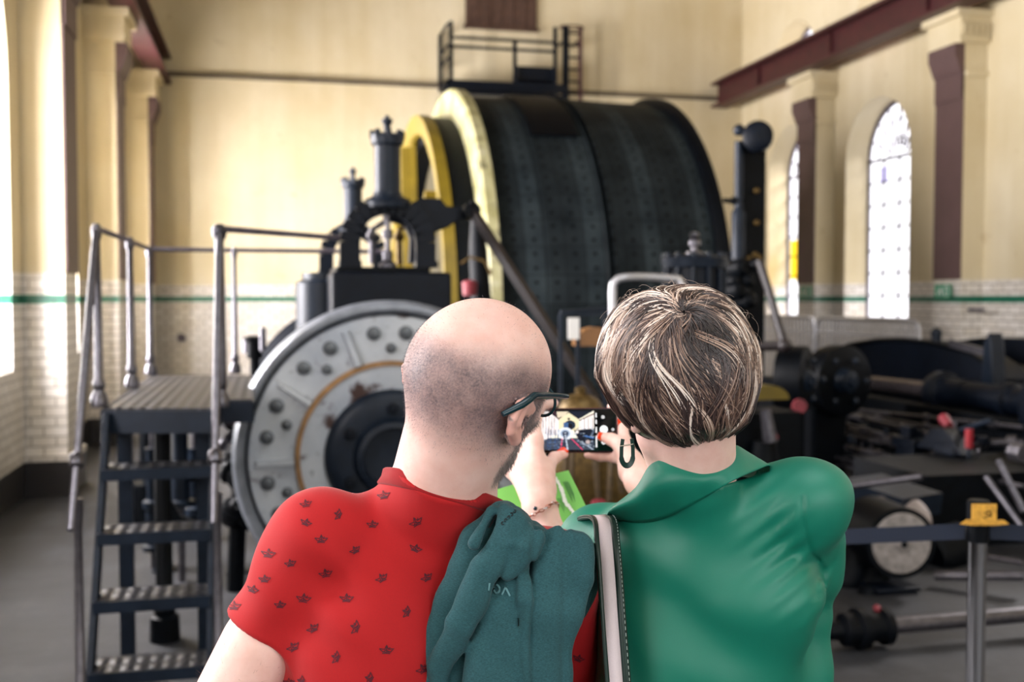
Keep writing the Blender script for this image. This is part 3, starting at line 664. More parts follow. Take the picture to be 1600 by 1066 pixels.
# ================= depth indicator tower =================
di = empty('depth_indicator', W(1178, 560, d=9.6), 'tall dark depth indicator post topped with a round drum in front of the far window', 'instrument'); dD = 9.6
a = W(1161, 222, d=dD); c = W(1202, 222, d=dD); b = MB(); b.prism([(0, 0), (c.x-a.x, 0), (c.x-a.x, a.z), (0, a.z)], (a.x, a.y, 0), (1, 0, 0), (0, 0, 1), (0, .18, 0)); b.build('case', M['black'], di, bev=.01)
b = MB(); p = W(1184, 214, d=dD-.1); b.lathe([(-.10, .11), (-.08, .135), (.08, .135), (.10, .08)], p, (p.x, p.y, 0), 28); b.build('top_drum', M['navy'], di)
b = MB(); p = W(1155, 200, d=dD); b.tube([(p.x, p.y, 0), (p.x, p.y, p.z-.12)], .04, 12); b.ball((p.x, p.y, p.z-.02), .055); b.lathe([(0, .065), (.5, .065), (.55, .04)], (p.x, p.y, W(1155, 420, d=dD).z), (0, 0, 1), 14); b.build('guide_column', M['bluegrey'], di)
for (x, y) in ((1182, 298), (1182, 348), (1186, 402), (1180, 398), (1170, 404)): b = MB(); b.lathe([(0, .028), (.03, .018)], W(x, y, d=dD-.02), (0, -1, 0), 10); b.build('brass_pointer', M['brass'], di)
b = MB(); p = W(1130, 313, d=dD); q = W(1158, 316, d=dD); b.cyl(p, q, .022); b.lathe([(-.05, .04), (.05, .04)], W(1152, 314, d=dD), (1, 0, 0), 10); b.build('side_arm', M['black'], di)
for (x, y, r) in ((1150, 420, .09), (1160, 440, .07), (1148, 455, .1), (1170, 415, .06), (1140, 440, .07), (1162, 470, .08)): b = MB(); b.lathe([(-.1, r), (.1, r*.9), (.13, r*.5)], W(x, y, d=dD-.2), (.3, -1, .1), 12); b.build('gear_wheel', M['black'], di)
lv = MB(); pts = [W(1186, 408, d=9.0), W(1200, 450, d=8.9), W(1214, 500, d=8.8), W(1226, 540, d=8.7)]; lv.tube(pts, .035, 8); lv.tube([pts[-1], W(1180, 542, d=8.8)], .04, 8); lv.ball(pts[-1], .06)
tag(lv.build('reversing_lever', M['brown']), 'brown bent lever slanting down beside the dark indicator post', 'lever')

# ================= vessel and stand in the middle =================
ve = empty('oil_vessel', W(1085, 600, d=6.2), 'dark fluted cylindrical vessel with bright finial rising behind the woman', 'vessel'); dd = 6.2
p = W(1085, 405, d=dd); r = 50*dd/F
b = MB(); b.lathe([(0, r*.86), (p.z-.04, r*.86)], (p.x, p.y, 0), (0, 0, 1), 28); b.build('body', M['navy'], ve)
for i in range(12):
    a = 2*PI*i/12+.1; b = MB(); b.cyl((p.x+r*.92*math.cos(a), p.y+r*.92*math.sin(a), 0.05), (p.x+r*.92*math.cos(a), p.y+r*.92*math.sin(a), p.z), .014, n=8); b.build('tie_rod', M['bluegrey'], ve)
b = MB(); b.lathe([(-.06, r*.8), (-.05, r), (-.0, r+.01), (.015, r-.01), (.03, .05), (.04, .02)], p, (0, 0, 1), 32)
for i in range(12): a = 2*PI*i/12+.1; b.cyl((p.x+r*.92*math.cos(a), p.y+r*.92*math.sin(a), p.z-.02), (p.x+r*.92*math.cos(a), p.y+r*.92*math.sin(a), p.z+.035), .018, n=6)
b.build('lid', M['bluegrey'], ve)
b = MB(); b.lathe([(.0, .05), (.02, .05), (.03, .02), (.05, .018), (.06, .035), (.085, .036), (.1, .02), (.105, .026), (.12, .03), (.135, .022), (.14, .0)], p+Vector((0, 0, .02)), (0, 0, 1), 16); b.build('finial', M['steel'], ve)
gr = MB(); P = [W(962, 640, d=5.2), W(958, 520, d=5.2), W(957, 455, d=5.2), W(962, 440, d=5.2), W(975, 434, d=5.2), W(1010, 433, d=5.25), W(1060, 436, d=5.3), W(1068, 450, d=5.3), W(1068, 640, d=5.3)]
P = [Vector((P[0].x, P[0].y, 0))]+P+[Vector((P[-1].x, P[-1].y, 0))]
gr.tube(P[:2]+catmull(P[2:8], 5)+P[8:], .02, 10); tag(gr.build('guard_hoop', M['galv']), 'bent bright steel tube hoop showing left of the woman\'s hair', 'railing')
cs = empty('instrument_stand', W(915, 700, d=5.4), 'thin blue-grey frame stand with a white plate and wooden arch behind the phone', 'stand'); dd = 5.4
b = MB(); a = [W(876, 490, d=dd), W(945, 484, d=dd+.1), W(905, 490, d=dd)]
b.bar(a[0], a[1], .025, .03); b.bar(W(905, 492, d=dd+.3), W(955, 490, d=dd+.3), .02)
for q in (a[0], a[1], W(903, 500, d=dd+.05)): b.bar(q, (q.x, q.y, 0), .02)
b.bar(W(876, 650, d=dd), W(948, 650, d=dd), .02); b.build('frame', M['bluegrey'], cs)
b = MB(); p = W(896, 512, d=dd-.02); b.box((p.x-.028, p.y-.01, p.z-.06), (p.x+.028, p.y+.01, p.z+.05)); b.build('white_plate', M['white'], cs)
b = MB(); p = W(928, 532, d=dd+.1); b.prism([(-.09, -.03), (.09, -.03), (.09, .04), (.05, .065), (0, .07), (-.05, .055), (-.09, .02)], (p.x, p.y, p.z), (1, 0, 0), (0, 0, 1), (0, .1, 0)); b.build('wooden_arch', M['wood'], cs)
# brass bearing block with hanging links, seen above and below the phone
bb = empty('bearing_block', W(915, 790, d=5.0), 'domed old brass bearing block with oil cup and links seen around the phone', 'engine part'); dd = 5.0
p = W(907, 640, d=dd); b = MB(); b.lathe([(-.12, .11), (-.10, .12), (.01, .11), (.05, .085), (.07, .05), (.075, .025), (.10, .028), (.11, .012)], p, (0, 0, 1), 20); b.build('oil_cup', M['brass'], bb)
b = MB(); LK = plain('tarnished_link', '#4e3f2a', .5, .4, .4, 30); q = W(930, 735, d=dd+.1); b.lathe([(-.1, .17), (-.08, .2), (.08, .2), (.1, .17)], q, (.3, 1, 0), 28); b.build('bearing_shell', M['brass'], bb)
for (x0_, x1_, y1_) in ((893, 890, 800), (915, 936, 790), (945, 972, 770), (880, 884, 780), (958, 950, 800)): b = MB(); b.tube([W(x0_, 655, d=dd-.1), W((x0_+x1_)/2+3, 700, d=dd-.15), W(x1_, y1_, d=dd-.12)], [.02, .016, .012], 8); b.build('link', LK, bb)
b = MB(); b.box((q.x-.2, q.y+.1, 0), (q.x+.22, q.y+.32, q.z-.05)); b.box((q.x-.15, q.y+.1, q.z-.1), (q.x+.16, q.y+.3, q.z+.25)); b.build('pedestal', M['black'], bb, bev=.02)
b = MB(); p = W(935, 786, d=dd-.2); b.ball(p, .028, 10, (1.4, 1, .7)); b.build('red_tap', M['pinkred'], bb)
b = MB(); p = W(905, 880, d=dd-.3); b.lathe([(0, .06), (.04, .06)], p, (0, -1, .4), 14); b.build('gauge', M['dsteel'], bb)
# bed frame of the left engine continuing toward the drum
b = MB(); b.box((1.75, 6.8, 0), (2.15, 9.0, .62)); b.box((1.7, 6.8, .62), (2.2, 9.05, .7)); b.box((2.15, 7.6, 0), (3.6, 8.6, .4)); tag(b.build('engine_bed', M['black'], bev=.02), 'long black cast iron bed of the left engine between the cylinder and the drum', 'machine')
# centre machinery seen between the woman's hair and the right engine
tm = empty('throttle_gear', W(1200, 660, d=7.4), 'dark crank and bearing with a yellow crescent guard right of the woman\'s hair', 'engine part'); dd = 7.2
p = W(1200, 625, d=dd); b = MB(); b.lathe([(-.05, .09), (-.05, .13), (.05, .13), (.05, .09)], p+Vector((0, 0, -.07)), (0, 1, 0), 20, arc=(0, PI), closed=True); 
b = MB(); b.prism([(.16*math.cos(PI*i/12), .1*math.sin(PI*i/12)) for i in range(13)], p, (1, 0, 0), (0, 0, 1), (0, .12, 0)); b.build('yellow_guard', M['yellow'], tm)
b = MB(); b.lathe([(0, .08), (.3, .12), (.34, .06), (.7, .05)], W(1195, 690, d=dd), (0, 0, -1), 14); b.box((p.x-.2, p.y+.1, 0), (p.x+.3, p.y+.5, p.z-.1)); b.build('body', M['black'], tm)
b = MB(); b.tube([W(1200, 664, d=dd-.1), W(1212, 686, d=dd-.1)], .022); b.build('red_lever', M['pinkred'], tm); b = MB(); b.lathe([(0, .05), (.05, .05)], W(1248, 634, d=dd+.3), (-.3, -1, 0), 12); b.build('red_handle', M['pinkred'], tm)
b = MB(); b.tube([W(1196, 640, d=dd-.1), W(1204, 690, d=dd-.1)], [.035, .05], 10); b.build('bright_rod', M['dsteel'], tm)
for (px, py, rx, dpt, lab) in ((1242, 592, .19, 9.0, 'dark upright disc between the hair and the right engine'), (1308, 594, .30, 9.6, 'larger dark disc at the left end of the right engine')):
    p = W(px, py, d=dpt); o = empty('crank_disc', (p.x, p.y, 0), lab, 'engine part', 'crank discs of the right engine')
    b = MB(); R_ = 52*dpt/F if px < 1300 else 55*dpt/F
    b.lathe([(-.14, R_*.7), (-.12, R_*.95), (-.05, R_), (.1, R_), (.12, R_*.8)], p, (.75, -.66, 0) if px < 1300 else (.25, -1, 0), 32); b.build('disc', M['black'], o)
    b = MB(); b.lathe([(0, R_*.4), (.12, R_*.3), (.13, .05), (.16, .04)], p+Vector((-.02, -.1, 0)), (.3, -1, 0), 16)
    for k in range(6): a = PI*k/3; b.ball(p+Vector((R_*.65*math.cos(a), -.14, R_*.65*math.sin(a))), .03, 8)
    b.build('hub', M['bluegrey'], o)
    b = MB(); b.box((p.x-.15, p.y+.1, 0), (p.x+.15, p.y+.4, p.z)); b.build('pedestal', M['black'], o)

# ================= right engine =================
EX = 6.15
re = empty('right_engine', (EX, 9.0, 0), 'long black horizontal engine with arched guard and many valve rods on the right', 'machine')
def seg(b, P0, P1, r, n=14): b.cyl(P0, P1, r, n=n)
# arched guard
gx = 6.55; pts = []
for px, py in ((1288, 560), (1300, 549), (1330, 538), (1370, 532), (1410, 531), (1450, 535), (1490, 544), (1520, 556), (1545, 572), (1560, 592)): w = W(px, py, X=gx); pts.append((w.y, w.z))
poly = pts+[(pts[-1][0], .35), (pts[0][0], .35)]
b = MB(); b.prism(poly, (gx, 0, 0), (0, 1, 0), (0, 0, 1), (.35, 0, 0)); b.build('arched_guard', M['navy'], re, bev=.01)
b = MB(); b.tube([(gx, y, z) for y, z in pts], .025, 8); b.build('guard_beading', M['black'], re)
b = MB(); b.bar(W(1485, 536, X=gx-.03), W(1545, 552, X=gx-.03), .04, .07); b.build('bright_strip', M['dsteel'], re)
b = MB(); p = W(1562, 580, X=gx-.1); b.prism([(-.1, -.25), (.1, -.25), (.06, .0), (.05, .25), (-.02, .35), (-.06, .25)], (p.x, p.y, p.z), (0, 1, 0), (0, 0, 1), (-.14, 0, 0)); b.build('guard_bracket', M['bluegrey'], re, bev=.01)
b = MB(); p = W(1463, 521, X=gx+.1); b.cyl((p.x, p.y, p.z-.15), p, .05); b.ball(p, .06); b.build('grease_cup', M['bluegrey'], re)
# piston rod, stuffing box, rear cylinder
P0 = W(1310, 592, X=EX); P1 = W(1470, 611, X=EX); P2 = W(1600, 628, X=EX); P3 = P2+(P2-P1).normalized()*2.2
b = MB(); seg(b, P0, P1, .075); b.build('piston_rod', plain('oily_rod', '#6f676a', .25, .85, .2), re)
b = MB(); b.lathe([(-.1, .10), (-.06, .17), (.0, .19), (.08, .19), (.1, .14), (.35, .13), (.4, .13)], P1, P2-P1, 24); b.build('stuffing_box', M['navy'], re)
b = MB(); b.lathe([(.35, .12), (.9, .12), (.92, .15), (1.0, .15), (1.02, .12), (1.5, .13), (1.55, .40), (1.7, .42), (3.6, .42)], P1, P2-P1, 28); b.build('rear_cylinder', M['navy'], re)
# bed
b = MB(); b.box((EX-.35, 5.6, 0), (EX+.8, 12.2, .30)); b.box((EX-.28, 5.8, .3), (EX-.1, 12.0, .72)); b.box((EX+.2, 6.4, .3), (EX+.4, 12.0, .62)); b.build('bed', M['black'], re, bev=.02)
# valve rods
lm = [('#8a8580', .024)]; rng = random.Random(4)
rods = [((1262, 655), (1395, 690), 5.35, .024), ((1290, 655), (1420, 690), 5.3, .018), ((1268, 686), (1396, 716), 5.2, .024), ((1328, 650), (1512, 692), 5.5, .022), ((1285, 640), (1480, 672), 5.7, .02),
        ((1290, 672), (1440, 706), 5.25, .014), ((1250, 700), (1400, 740), 5.1, .016), ((1262, 715), (1410, 752), 5.1, .012), ((1330, 640), (1600, 668), 5.75, .018), ((1470, 692), (1600, 692), 5.3, .03), ((1430, 727), (1600, 760), 4.9, .014), ((1580, 706), (1600, 709), 5.0, .035)]
for (a, c, X, r) in rods:
    A_ = W(*a, X=X); C_ = W(*c, X=X) if a[0] != 1470 else W(*c, d=(W(*a, X=X)-Vector((0,0,CH))).dot(FWD)*.96)
    b = MB(); seg(b, A_, C_, r, 10)
    for t in (.12, .5, .86):
        if rng.random() < .8: q = lerp(A_, C_, t); b.lathe([(-.035, r*1.9), (.035, r*1.9)], q, C_-A_, 8)
    b.build('valve_rod', M['dsteel'], re)
# small fittings along the rods: forked joints, cups, nuts
for k in range(46):
    px = rng.uniform(1265, 1560); py = 560+ (px-1265)*.12+rng.choice((95, 118, 140, 100, 160, 190, 128)); X = 5.15+rng.random()*.5
    p = W(px, py, X=X); s = rng.uniform(.02, .05); b = MB(); kind = k % 4
    if kind == 0: b.lathe([(-s*1.3, s*.7), (-s, s), (s*.6, s), (s, s*.6), (s*1.6, s*.3)], p, (0, 0, 1), 10)
    elif kind == 1: b.box(p-Vector((s, s*1.3, s)), p+Vector((s, s*1.3, s)), Matrix.Rotation(rng.random(), 3, 'Z')); b.cyl(p, p+Vector((0, 0, -.16)), s*.4, n=8)
    elif kind == 2: b.lathe([(-s, s*1.2), (s, s*1.2)], p, (1, -.3, 0), 12); b.cyl(p, p+Vector((0, .0, .12)), s*.3, n=8); b.ball(p+Vector((0, 0, .13)), s*.5, 8)
    else: b.tube([p, p+Vector((0, .06, .08)), p+Vector((0, .2, .08)), p+Vector((0, .25, -.05))], s*.35, 8)
    b.build('rod_fitting', [M['bluegrey'], M['navy'], M['dsteel'], M['navy']][kind], re)
for (px, py, X, w_, z_) in ((1340, 720, 5.3, .09, .5), (1420, 690, 5.2, .12, .6), (1485, 700, 5.1, .1, .55), (1290, 740, 5.3, .1, .45)):
    p = W(px, py, X=X); b = MB(); b.box((p.x-.04, p.y-w_, .25), (p.x+.08, p.y+w_, p.z)); b.box((p.x-.06, p.y-w_*1.3, p.z-.05), (p.x+.1, p.y+w_*1.3, p.z+.03)); b.build('rod_pedestal', M['navy'], re, bev=.01)
b = MB(); p = W(1500, 673, X=5.2); b.tube([p, W(1535, 661, X=5.2), W(1550, 657, X=5.2)], .02, 8); b.cyl(W(1515, 672, X=5.1), W(1514, 716, X=5.1), .014); b.build('hand_lever', M['bluegrey'], re)
b = MB(); b.lathe([(0, .03), (.14, .03)], W(1514, 700, X=5.08), (0, 0, 1), 10); b.build('red_sleeve', M['red'], re)
b = MB(); b.lathe([(-.02, .035), (.1, .045), (.12, .02)], W(1482, 664, X=5.2), (.2, 1, .5), 10); b.build('red_grip', M['pinkred'], re)
# wedge shaped covers, discs and lower box
b = MB(); p = W(1468, 690, X=5.05); b.prism([(-.28, -.07), (.3, -.08), (.12, .08), (-.02, .11), (-.12, .06)], (p.x, p.y, p.z), (0, 1, 0), (0, 0, 1), (.12, 0, 0)); b.build('wedge_cover', M['navy'], re, bev=.006)
for (px, py) in ((1358, 747), (1388, 757), (1412, 763)): b = MB(); p = W(px, py, X=5.0); b.box(p-Vector((.04, .11, .025)), p+Vector((.04, .11, .02))); b.build('oil_tray', M['steel'], re)
b = MB(); a = W(1335, 785, d=6.9); c = W(1420, 810, d=6.4); b.bar(a, c, .12, .03); b.bar(W(1345, 760, d=7), W(1440, 792, d=6.6), .4, .14); b.build('sloping_cover', M['bluegrey'], re)
b = MB(); b.lathe([(0, .21), (.03, .2), (.05, .16)], W(1400, 812, d=6.5), (-.3, -.5, .8), 24); b.build('pale_dish', plain('pale_dish', '#8a807c', .5, .3), re)
dp = W(1410, 850, d=6.0)
b = MB(); b.lathe([(-.02, .0), (-.02, .03), (0, .035), (0, .17), (.02, .185), (.35, .19), (.36, .15)], dp, (.12, 1, 0), 36)
b.build('round_end_plate', plain('speckled_white_end_plate', '#86807c', .55, .1, .35, 30), re)
b = MB(); b.lathe([(-.03, .018), (.0, .018)], dp, (.12, 1, 0), 12); b.lathe([(.01, .19), (.01, .205), (.4, .205)], dp, (.12, 1, 0), 32); b.cyl(dp+Vector((.04, -.01, .04)), dp+Vector((.04, -.02, .04)), .01); b.build('end_ring', M['black'], re)
b = MB(); p = W(1405, 925, d=6.0); q = W(1440, 985, d=6.0); b.box((dp.x-.17, dp.y+.1, 0), (dp.x+.15, dp.y+.5, p.z)); b.box((dp.x-.15, dp.y, p.z-.01), (dp.x+.13, dp.y+.5, p.z+.02)); b.build('gear_box', M['navy'], re, bev=.012)
for (px, py, r, dd) in ((1335, 880, .12, 6.3), (1350, 930, .1, 6.2), (1330, 830, .09, 6.6), (1480, 860, .16, 6.8), (1340, 960, .06, 6.0)): b = MB(); p = W(px, py, d=dd); b.lathe([(-.2, r*.8), (-.16, r), (.15, r), (.18, r*.6)], p, (.6, .2, rng.uniform(0, .8)), 14); b.build('roller', M['black'], re)
for (a, c, r) in (((1560, 720), (1600, 800), .02), ((1540, 745), (1598, 825), .018), ((1540, 870), (1600, 880), .015), ((1330, 760), (1440, 745), .02), ((1460, 900), (1600, 900), .03)): b = MB(); b.tube([W(*a, d=6.2), W(*c, d=6.0)], r, 8); b.build('linkage_rod', M['dsteel'], re)
b = MB(); b.box((W(1460, 900, d=7).x, 6.3, 0), (7.0, 7.2, .5)); b.build('lower_block', M['black'], re)
# a second guard further right
o = empty('flywheel_guard', (7.3, 9.2, 0), 'second dark curved guard at the far right behind the engine', 'machine'); X = 7.25; pts = []
for px, py in ((1468, 540), (1490, 533), (1530, 528), (1570, 528), (1620, 531), (1680, 542)): w = W(px, py, X=X); pts.append((w.y, w.z))
b = MB(); b.prism(pts+[(pts[-1][0], .34), (pts[0][0], .34)], (X, 0, 0), (0, 1, 0), (0, 0, 1), (.3, 0, 0)); b.build('casing', M['navy'], o, bev=.01)
b = MB(); p = W(1590, 580, X=X-.04); b.box(p-Vector((.02, .35, .05)), p+Vector((.02, .35, .06))); b.build('bright_plate', M['concrete'], o)
# floor pipe
fp = empty('floor_pipe', W(1330, 995, Z=.06), 'long dull pipe with flanged end lying low at the foot of the right engine', 'pipe')
a = W(1352, 985, Z=.09); c = W(1620, 962, Z=.09); a.z = c.z = .1; b = MB(); b.cyl(a, c, .04, n=14); b.build('pipe', M['dsteel'], fp)
b = MB(); d_ = (c-a).normalized(); b.lathe([(-.14, .05), (-.12, .08), (-.06, .08), (-.05, .1), (-.01, .1), (0, .07), (.08, .07), (.09, .09), (.12, .09)], a, d_, 18); b.lathe([(-.24, .04), (-.14, .05)], a, d_, 12); b.build('flange', M['black'], fp)
b = MB(); b.ball(a+Vector((.05, -.02, .1)), .02, 8); b.build('red_mark', M['pinkred'], fp)
# ================= crowd barrier by the windows =================
bf = empty('crowd_barrier', (7.3, 11.8, .34), 'galvanised crowd barrier with rounded corner below the windows', 'barrier')
q0 = W(1216, 503, X=7.4); q1 = W(1437, 503, X=7.4); zt = W(1400, 501, X=7.4).z; zb_ = .42
def fence(y0, y1, x, z0, z1):
    b = MB(); r = .12
    L = [(x, y0, z0), (x, y0, z1-r), (x, y0+(r if y1 > y0 else -r)*.3, z1-.3*r), (x, y0+(r if y1 > y0 else -r), z1), (x, y1-(r if y1 > y0 else -r), z1), (x, y1-(r if y1 > y0 else -r)*.3, z1-.3*r), (x, y1, z1-r), (x, y1, z0)]
    b.tube(L, .024, 8, True); b.bar((x, y0, z1-.2), (x, y1, z1-.2), .03); b.build('frame', M['galv'], bf)
    n = int(abs(y1-y0)/.105)
    for i in range(1, n):
        b = MB(); y = lerp(y0, y1, i/n); b.cyl((x, y, z0), (x, y, z1-.2 if False else z1), .012, n=6); b.build('bar', M['galv'], bf)
    for y in (y0+.3*(1 if y1 > y0 else -1), y1-.3*(1 if y1 > y0 else -1)):
        b = MB(); b.bar((x-.25, y, .36), (x+.25, y, .36), .04); b.bar((x, y, .36), (x, y, z0), .03); b.build('foot', M['galv'], bf)
fence(q1.y, q1.y+2.35, 7.4, zb_, zt); fence(q1.y+2.45, q1.y+4.6, 7.4, zb_, zt)
# ================= belt barrier in front of the machines =================
def stanchion(px, d, lab, sign):
    p = W(px, 1000, d=d); x, y = p.x, p.y; o = empty('belt_stanchion', (x, y, 0), lab, 'barrier post', 'belt barrier posts')
    zt = W(px, 815, d=d).z
    b = MB(); b.lathe([(0, .17), (.01, .17), (.03, .12), (.04, .03)], (x, y, 0), (0, 0, 1), 32); b.build('base', M['navy'], o)
    b = MB(); b.cyl((x, y, .03), (x, y, zt), .027, n=32); b.build('pole', M['chrome'], o)
    b = MB(); b.lathe([(-.04, .032), (.0, .033), (.08, .033), (.085, .028)], (x, y, zt-.02), (0, 0, 1), 24); b.build('cap', M['black'], o)
    for a_ in (0, PI/2, PI, 3*PI/2): pass
    if sign:
        b = MB(); dv = -FWD; c = Vector((x, y, zt+.03))+dv*.036; b.prism([(-.036, -.028), (.036, -.028), (.036, .03), (-.036, .03)], c, RIGHT, UP, dv*.006); b.prism([(-.07, -.03), (-.036, -.034), (.036, -.034), (.075, -.03), (.06, -.018), (-.05, -.016)], c, RIGHT, UP, dv*.003); b.build('yellow_sticker', plain('worn_yellow_sticker', '#cf9a35', .5, var=.3, scale=60), o)
        b = MB()
        for (u, v, w, h) in ((.004, .004, .012, .003), (.01, -.004, .012, .003), (.012, .01, .014, .003), (.018, .0, .004, .012), (.0, -.010, .008, .003)): b.prism([(u-w/2, v-h/2), (u+w/2, v-h/2), (u+w/2, v+h/2), (u-w/2, v+h/2)], c+dv*.007, RIGHT, UP, dv*.001)
        b.build('print', M['black'], o)
    return Vector((x, y, zt)), o
s1, so = stanchion(1525, 3.15, 'chrome belt barrier post with a yellow sticker on its head at the right', True)
s2, _ = stanchion(700, 3.75, 'chrome belt barrier post hidden behind the man in the red shirt', False)
p3 = s1+Vector((2.2, -.9, 0))
def belt(a, c, lab):
    b = MB(); n = 16; d = (c-a).normalized(); nrm = d.cross(UP); P = []
    for i in range(n+1): t = i/n; p = lerp(a, c, t)+Vector((0, 0, -.03*math.sin(PI*t))); P.append(p)
    vs = []; fs = []
    for p in P:
        for (o, z) in ((-.001, -.024), (.001, -.024), (.001, .024), (-.001, .024)): vs.append(p+nrm*o+Vector((0, 0, z)))
    for i in range(n):
        for k in range(4): fs.append((i*4+k, i*4+(k+1) % 4, i*4+4+(k+1) % 4, i*4+4+k))
    b.add(vs, fs); return tag(b.build('barrier_belt', plain('navy_webbing', '#101b2e', .8, var=.1)), lab, 'belt', 'belts of the belt barrier')
dz = Vector((0, 0, -.03))
a = lerp(s2, s1, .01); belt(s2+dz+(s1-s2).normalized()*.036, s1+dz-(s1-s2).normalized()*.036, 'navy webbing belt stretched behind the woman up to the chrome post')
s3 = s1+RIGHT*2.2-FWD*.1
belt(s1+dz+RIGHT*.036, s3+dz, 'navy webbing belt running right from the chrome post')
# ================= signed-distance modelling for bodies and cloth =================
# local frame of the visitors: x = right, y = forward (away from the camera), z = up, origin below the camera
def Lp(px, py, d):
    u = (px-800)/F; v = (533-py)/F; f = cp+v*sp; return np.array((u*d/f, d, CH+(v*cp-sp)*d/f))
def toW(a):
    a = np.asarray(a, float); return np.stack([a[..., 0]*cy+a[..., 1]*sy, -a[..., 0]*sy+a[..., 1]*cy, a[..., 2]], -1)
def A3(*p): return np.array(p, float)
class Prim:
    pass
def P_cone(a, b, ra, rb):
    a = np.array(a, float); b = np.array(b, float); ab = b-a; L2 = ab@ab
    def f(p):
        h = np.clip(((p-a)@ab)/L2, 0, 1); return np.linalg.norm(p-a-h[..., None]*ab, axis=-1)-(ra+(rb-ra)*h)
    m = max(ra, rb); f.bb = (np.minimum(a-ra, b-rb)-0, np.maximum(a+ra, b+rb)); return f
def P_ell(c, r, R=None):
    c = np.array(c, float); r = np.array(r, float)
    def f(p):
        q = p-c
        if R is not None: q = q@R
        k0 = np.linalg.norm(q/r, axis=-1); k1 = np.linalg.norm(q/(r*r), axis=-1)+1e-9; return k0*(k0-1)/k1
    m = np.max(r) if R is not None else r; f.bb = (c-m, c+m); return f
def P_flat(a, b, ra, rb, n, sq):
    """tapered capsule squashed by factor sq along unit direction n"""
    a = np.array(a, float); b = np.array(b, float); n = np.array(n, float); n = n/np.linalg.norm(n); ab = b-a
    def st(v): return v+n*((v@n)[..., None]*(1/sq-1))
    A_ = a+n*(a@n)*(1/sq-1); B_ = b+n*(b@n)*(1/sq-1); AB = B_-A_; L2 = AB@AB
    def f(p):
        q = st(p); h = np.clip(((q-A_)@AB)/L2, 0, 1); return (np.linalg.norm(q-A_-h[..., None]*AB, axis=-1)-(ra+(rb-ra)*h))*min(1, sq*1.15)
    f.bb = (np.minimum(a-ra, b-rb), np.maximum(a+ra, b+rb)); return f
def P_box(c, h, r, R=None):
    c = np.array(c, float); h = np.array(h, float)
    def f(p):
        q = p-c
        if R is not None: q = q@R
        q = np.abs(q)-(h-r); return np.linalg.norm(np.maximum(q, 0), axis=-1)+np.minimum(q.max(-1), 0)-r
    m = np.linalg.norm(h); f.bb = (c-m, c+m); return f
def smin(a, b, k):
    h = np.maximum(k-np.abs(a-b), 0)/k; return np.minimum(a, b)-h*h*k*.25
def smax(a, b, k): return -smin(-a, -b, k)
class Field:
    """ops: (kind, prim, k)  kind in 'u' union, 's' subtract; pruned by bounding box"""
    def __init__(s): s.ops = []; s.mods = []
    def u(s, f, k=.01): s.ops.append(('u', f, k)); return s
    def s_(s, f, k=.005): s.ops.append(('s', f, k)); return s
    def mod(s, g): s.mods.append(g); return s
    def __call__(s, p, lo=None, hi=None):
        d = np.full(p.shape[:-1], .2)
        for kind, f, k in s.ops:
            if lo is not None:
                pad = .03+k
                if np.any(f.bb[0]-pad > hi) or np.any(f.bb[1]+pad < lo): continue
            v = f(p)
            d = smin(d, v, k) if kind == 'u' else smax(d, -v, k)
        for g in s.mods: d = g(p, d)
        return d
    def bounds(s):
        lo = np.min([f.bb[0] for k, f, _ in s.ops if k == 'u'], 0)-.02; hi = np.max([f.bb[1] for k, f, _ in s.ops if k == 'u'], 0)+.02
        for a, b in getattr(s, 'xb', []): lo = np.minimum(lo, a-.02); hi = np.maximum(hi, b+.02)
        return lo, hi
